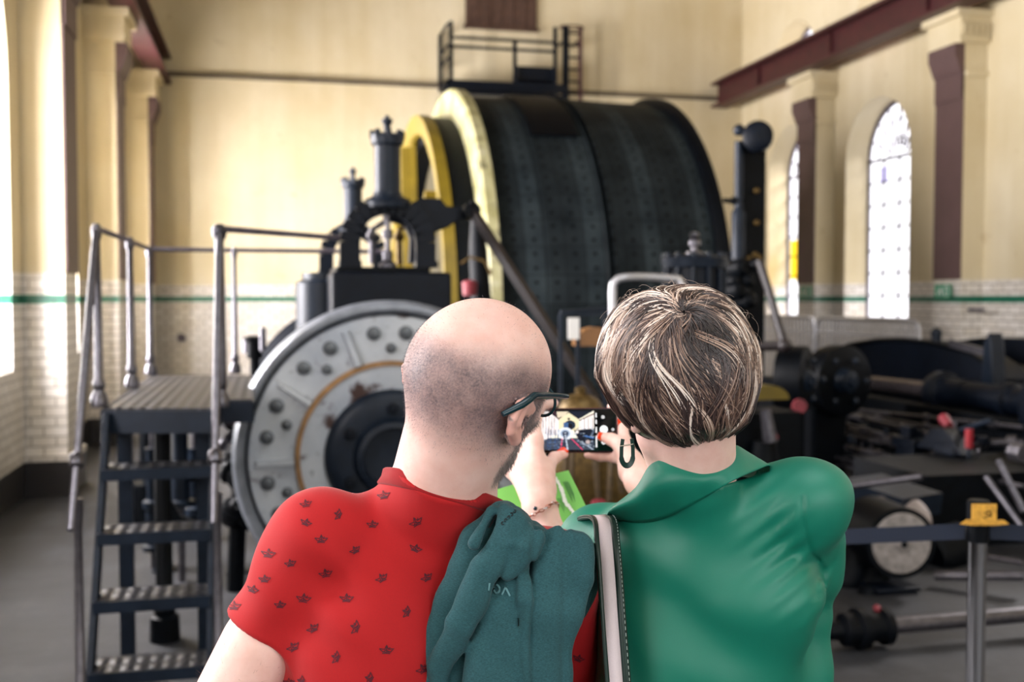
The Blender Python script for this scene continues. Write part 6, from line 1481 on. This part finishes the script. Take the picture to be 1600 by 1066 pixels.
t = NT('lit_phone_screen'); at = t.n('ShaderNodeAttribute', _attribute_name='picture'); t.set(Base_Color=BW(.0), Emission_Color=at.outputs['Color'], Emission_Strength=.5, Roughness=.2); me.materials.append(t.m)
o = bpy.data.objects.new('screen_picture', me); COL.objects.link(o); o.parent = PR
def emis(name, c, s=.5): t = NT(name); t.set(Base_Color=BW(0), Emission_Color=srgb(c), Emission_Strength=s); return t.m
WE = emis('lit_white_icon', '#ffffff')
b = MB(); g_ = rrect(PW/2-.003, PH/2-.0028, .008); b.add([pp(u, v, PT+.0003) for u, v in g_], [tuple(range(len(g_)))]); b.build('screen_glass', plain('black_screen_glass', '#050507', .08), PR)
def sd_(px, py, r, name, r2=None):
    u = pu_of(px); v = (672.5-py)/F*1.885; b = MB(); N = 24; R_ = r/F*1.885
    if r2 is None: b.add([pp(u+R_*math.cos(2*PI*i/N), v+R_*math.sin(2*PI*i/N), PT+.0008) for i in range(N)], [tuple(range(N))])
    else: R2 = r2/F*1.885; b.add([pp(u+q*math.cos(2*PI*i/N), v+q*math.sin(2*PI*i/N), PT+.0008) for q in (R_, R2) for i in range(N)], [(i, (i+1) % N, N+(i+1) % N, N+i) for i in range(N)])
    b.build(name, WE, PR)
sd_(943.5, 671, 6.2, 'shutter_button'); sd_(942.5, 651.5, 2.4, 'icon', 1.2); sd_(957.5, 671, 2.0, 'icon', 1.1); sd_(943, 691, 3.2, 'icon', 1.6); sd_(840.5, 657, 1.7, 'icon', .6); sd_(840.5, 682, 1.8, 'icon'); sd_(841, 690, 1.5, 'icon', .5)
def bar_(px, y0, y1, w, name='icon'):
    b = MB(); vs = [pp(pu_of(px+sx*w), (672.5-y)/F*1.885, PT+.0008) for sx, y in ((-1, y0), (1, y0), (1, y1), (-1, y1))]; b.add(vs, [(0, 1, 2, 3)]); b.build(name, WE, PR)
for y0, y1 in ((645, 652), (655.5, 662), (667, 676), (681, 699)): bar_(931.8, y0, y1, .9, 'menu_text')
bar_(840.5, 665, 666.5, 2, 'icon'); bar_(840.5, 673, 675, 2, 'icon')
# ---------------- leaflet ----------------
bc = [Lp(757, 771, 1.83), Lp(888, 735, 1.84), Lp(962, 884, 1.73), Lp(832, 925, 1.72)]
LR = empty('leaflet', tuple(toW(sum(bc)/4)), 'bright green printed leaflet with white chalk lines held below the phone', 'leaflet')
LG = plain('bright_green_paper', '#78c45a', .6, var=.05)
def bp(u, v, n=0):
    p = bc[0]*(1-u)*(1-v)+bc[1]*u*(1-v)+bc[2]*u*v+bc[3]*(1-u)*v; nn = np.cross(bc[1]-bc[0], bc[3]-bc[0]); nn /= np.linalg.norm(nn); nn = nn if nn[1] < 0 else -nn
    return Vector(toW(p+nn*(n+.004*math.sin(u*PI))))
b = MB(); N = 10
for s in (0, -.0012):
    pass
vs = [bp(i/N, j/N, s) for s in (0, -.0015) for j in range(N+1) for i in range(N+1)]; k = (N+1)**2
fs = [(j*(N+1)+i, j*(N+1)+i+1, (j+1)*(N+1)+i+1, (j+1)*(N+1)+i) for j in range(N) for i in range(N)]; fs += [tuple(k+q for q in f[::-1]) for f in fs]
ed = [i for i in range(N+1)]+[j*(N+1)+N for j in range(1, N+1)]+[N*(N+1)+i for i in range(N-1, -1, -1)]+[j*(N+1) for j in range(N-1, 0, -1)]
fs += [(ed[i], ed[(i+1) % len(ed)], k+ed[(i+1) % len(ed)], k+ed[i]) for i in range(len(ed))]
b.add(vs, fs); b.build('paper', LG, LR, smooth=False)
def lstroke(P, w, name, mat, rough=0, n=.0012, seed=1):
    rg = random.Random(seed); b = MB(); vs = []; fs = []; pts = []
    for (a, c) in zip(P[:-1], P[1:]):
        for t in np.linspace(0, 1, 22)[:-1]: pts.append((a[0]+(c[0]-a[0])*t, a[1]+(c[1]-a[1])*t))
    pts.append(P[-1])
    for i, p in enumerate(pts):
        q = pts[min(i+1, len(pts)-1)]; o_ = pts[max(i-1, 0)]; dx, dy = q[0]-o_[0], (q[1]-o_[1])*1.4; L_ = math.hypot(dx, dy)+1e-9; sx, sy_ = -dy/L_, dx/L_/1.4
        w1 = w*(1+rough*rg.uniform(-1, 1)); w2 = w*(1+rough*rg.uniform(-1, 1)); vs += [bp(min(.995, max(.005, p[0]+sx*w1)), min(.995, max(.005, p[1]+sy_*w1)), n), bp(min(.995, max(.005, p[0]-sx*w2)), min(.995, max(.005, p[1]-sy_*w2)), n)]
    for i in range(len(pts)-1): fs.append((2*i, 2*i+1, 2*i+3, 2*i+2))
    b.add(vs, fs); return b.build(name, mat, LR, smooth=False)
CW = plain('chalky_white_ink', '#eef2ea', .8, var=.03); INK = plain('dark_green_ink', '#1e5a3a', .7, var=.05)
lstroke([(.82, .04), (.83, .16), (.80, .30), (.84, .46), (.82, .62)], .020, 'chalk_line', CW, .5)
lstroke([(.03, .44), (.16, .36), (.30, .30)], .03, 'chalk_line', CW, .5, seed=3); lstroke([(.62, .60), (.74, .63), (.84, .60)], .03, 'chalk_line', CW, .6, seed=4)
for k in range(6): lstroke([(.885+k*.0105, .10+.012*(k % 2)), (.885+k*.0105-.006, .32-.03*(k % 3))], .0022, 'small_print', INK)
for k in range(4): lstroke([(.735+k*.013, .25), (.735+k*.013, .40-.02*k)], .0018, 'small_print', INK)
# crest
ce = (.90, .47); lstroke([(ce[0]-.028, ce[1]-.035), (ce[0]+.028, ce[1]-.035), (ce[0]+.028, ce[1]+.01), (ce[0], ce[1]+.04), (ce[0]-.028, ce[1]+.01), (ce[0]-.028, ce[1]-.035)], .006, 'crest_outline', INK)
for dx in (-.012, 0, .012): lstroke([(ce[0]+dx, ce[1]-.024), (ce[0]+dx*.5, ce[1]+.018)], .004, 'crest_leaf', INK)
lstroke([(.94, .53), (.935, .60)], .002, 'small_print', INK); lstroke([(.955, .53), (.95, .62)], .002, 'small_print', INK)
# ---------------- earring ----------------
ec = Lp(980, 700, 1.265); ER2 = empty('earring', tuple(toW(ec+A3(0, 0, -.024))), "dark green horseshoe earring with a silver bar at the woman's left ear", 'earring')
b = MB(); P = []
for i in range(25): a = PI*(-.62+0.0)+0; 
pts = [(-.0062, .012), (-.0078, .002)]+[(.0080*math.cos(t), -.0075+.0105*math.sin(t)) for t in [PI+PI*i/14 for i in range(15)]]+[(.0078, .002), (.0062, .012)]
vs = []; fs = []; n = len(pts)
for i, (u, v) in enumerate(pts):
    q = pts[min(i+1, n-1)]; o_ = pts[max(i-1, 0)]; dx, dy = q[0]-o_[0], q[1]-o_[1]; L_ = math.hypot(dx, dy); nx, ny = dy/L_, -dx/L_; w = .0028*(1.15 if 2 < i < n-3 else .9)
    for (a, d) in ((-w, -.0012), (w, -.0012), (w, .0012), (-w, .0012)): vs.append(toW(ec+A3((u+nx*a)*.90, d+(u*.25), (v+ny*a)*1.08-.002)))
for i in range(n-1):
    for k in range(4): fs.append((i*4+k, i*4+(k+1) % 4, i*4+4+(k+1) % 4, i*4+4+k))
fs += [(0, 1, 2, 3), tuple((n-1)*4+k for k in (3, 2, 1, 0))]; b.add(vs, fs); b.build('horseshoe', plain('dark_green_resin', '#0b2f29', .3, var=.1), ER2, bev=.0004)
b = MB(); b.tube([toW(ec+A3(-.009, -.003, .0025)), toW(ec+A3(.007, -.001, .0045))], .0009, 8); b.build('silver_bar', M['chrome'], ER2)
# ---------------- bracelet ----------------
BR_ = empty('bracelet', tuple(toW(Lp(846, 802, 1.73))), "copper and silver chain bracelet on the woman's left wrist", 'bracelet')
bx_ = (WWL-WEL)/np.linalg.norm(WWL-WEL); cb = Lp(846, 803, 1.728); u_ = np.cross(bx_, A3(0, 1, 0)); u_ /= np.linalg.norm(u_); v_ = np.cross(bx_, u_); cop = plain('rose_copper', '#a9644c', .3, .9, .1); N = 30
for i in range(N):
    t = 2*PI*i/N; r = .0315+.0006*math.sin(5*t); tl = -.12
    p = cb+(u_*math.cos(t)+v_*math.sin(t))*r+bx_*(.0055*math.cos(t)*-1+.002*math.sin(3*t)); tg = -u_*math.sin(t)+v_*math.cos(t); ot = u_*math.cos(t)+v_*math.sin(t); s1_ = ot if i % 2 else bx_
    b = MB(); big = 1.35 if 3 < (i+6) % N < 9 else 1.0
    b.tube([toW(p+tg*.0046*big*math.cos(a)+s1_*.0024*big*math.sin(a)) for a in [2*PI*k/12 for k in range(12)]], .00075, 6, True); b.build('chain_link', cop if i % 3 else M['chrome'], BR_)
pb = on = cb+(-v_ if v_[1] > 0 else v_)*.033+bx_*.002
b = MB(); b.ball(toW(pb+A3(-.006, 0, .001)), .0036, 12); b.build('dark_bead', plain('dark_teal_bead', '#12303c', .15), BR_)
# ---------------- shoulder bag ----------------
BG = empty('shoulder_bag', tuple(toW(A3(.20, 1.245, .62))), "shoulder bag with an off-white and dark green stitched strap over the woman's left shoulder", 'bag')
sp_ = [(905, 835, 1.60), (915, 815, 1.50), (932, 809, 1.41), (944, 816, 1.335), (948, 850, 1.305), (952, 900, 1.288), (956, 960, 1.272), (962, 1040, 1.262), (968, 1120, 1.255), (975, 1250, 1.25)]
sp_ = [np.array(tuple(v)) for v in catmull([Vector(Lp(*p)) for p in sp_], 8)]
def strap(u0, u1, lift, name, mat, th=.0022):
    V = []; Q = []
    for i, p in enumerate(sp_):
        t = sp_[min(i+1, len(sp_)-1)]-sp_[max(i-1, 0)]; t /= np.linalg.norm(t); wd = A3(1, .12, 0); wd = wd-t*(wd@t); wd /= np.linalg.norm(wd); n_ = np.cross(t, wd); n_ = n_ if n_[1] < 0 or (abs(n_[1]) < .3 and n_[2] > 0) else -n_
        for (u, h) in ((u0, lift), (u1, lift), (u1, lift+th), (u0, lift+th)): V.append(p+wd*u+n_*h)
    n = len(sp_)
    for i in range(n-1):
        for k in range(4): Q.append((i*4+k, i*4+(k+1) % 4, i*4+4+(k+1) % 4, i*4+4+k))
    return mesh_from(name, np.array(V), np.array(Q), mat, BG, smooth=False)
STD = plain('dark_green_leather', '#07261f', .45, var=.1); STW = cloth_mat('offwhite_webbing', '#cfc3c6', .8, .1, 1200, .05)
strap(-.015, .0165, -.001, 'strap_backing', STD); strap(-.0095, .0065, .0013, 'strap_centre', STW)
strap(.0068, .0165, .0014, 'strap_edge', STD, .0026); strap(-.015, -.0098, .0014, 'strap_edge', STD, .0026)
vs = []; fs = []; b = MB(); acc = 0
for u in (.0145,):
    for i in range(len(sp_)-1):
        p = sp_[i]; q = sp_[i+1]; t = (q-p); L_ = np.linalg.norm(t); t /= L_; wd = A3(1, .12, 0); wd = wd-t*(wd@t); wd /= np.linalg.norm(wd); n_ = np.cross(t, wd); n_ = n_ if n_[1] < 0 or (abs(n_[1]) < .3 and n_[2] > 0) else -n_
        m = max(1, int(L_/.0042))
        for k in range(m):
            c0 = p+t*L_*(k+.15)/m+wd*u+n_*.0044; c1 = p+t*L_*(k+.7)/m+wd*u+n_*.0044; b.bar(toW(c0), toW(c1), .0007, .0005)
o = b.build('stitching', plain('pale_thread', '#9fb0a8', .7), BG, smooth=False); o['kind'] = 'stuff'
f = Field(); f.u(P_box(A3(.205, 1.245, .72), A3(.13, .045, .11), .025), .01); V, Q = surface(f, .008); mesh_from('bag_body', V, Q, STD, BG)
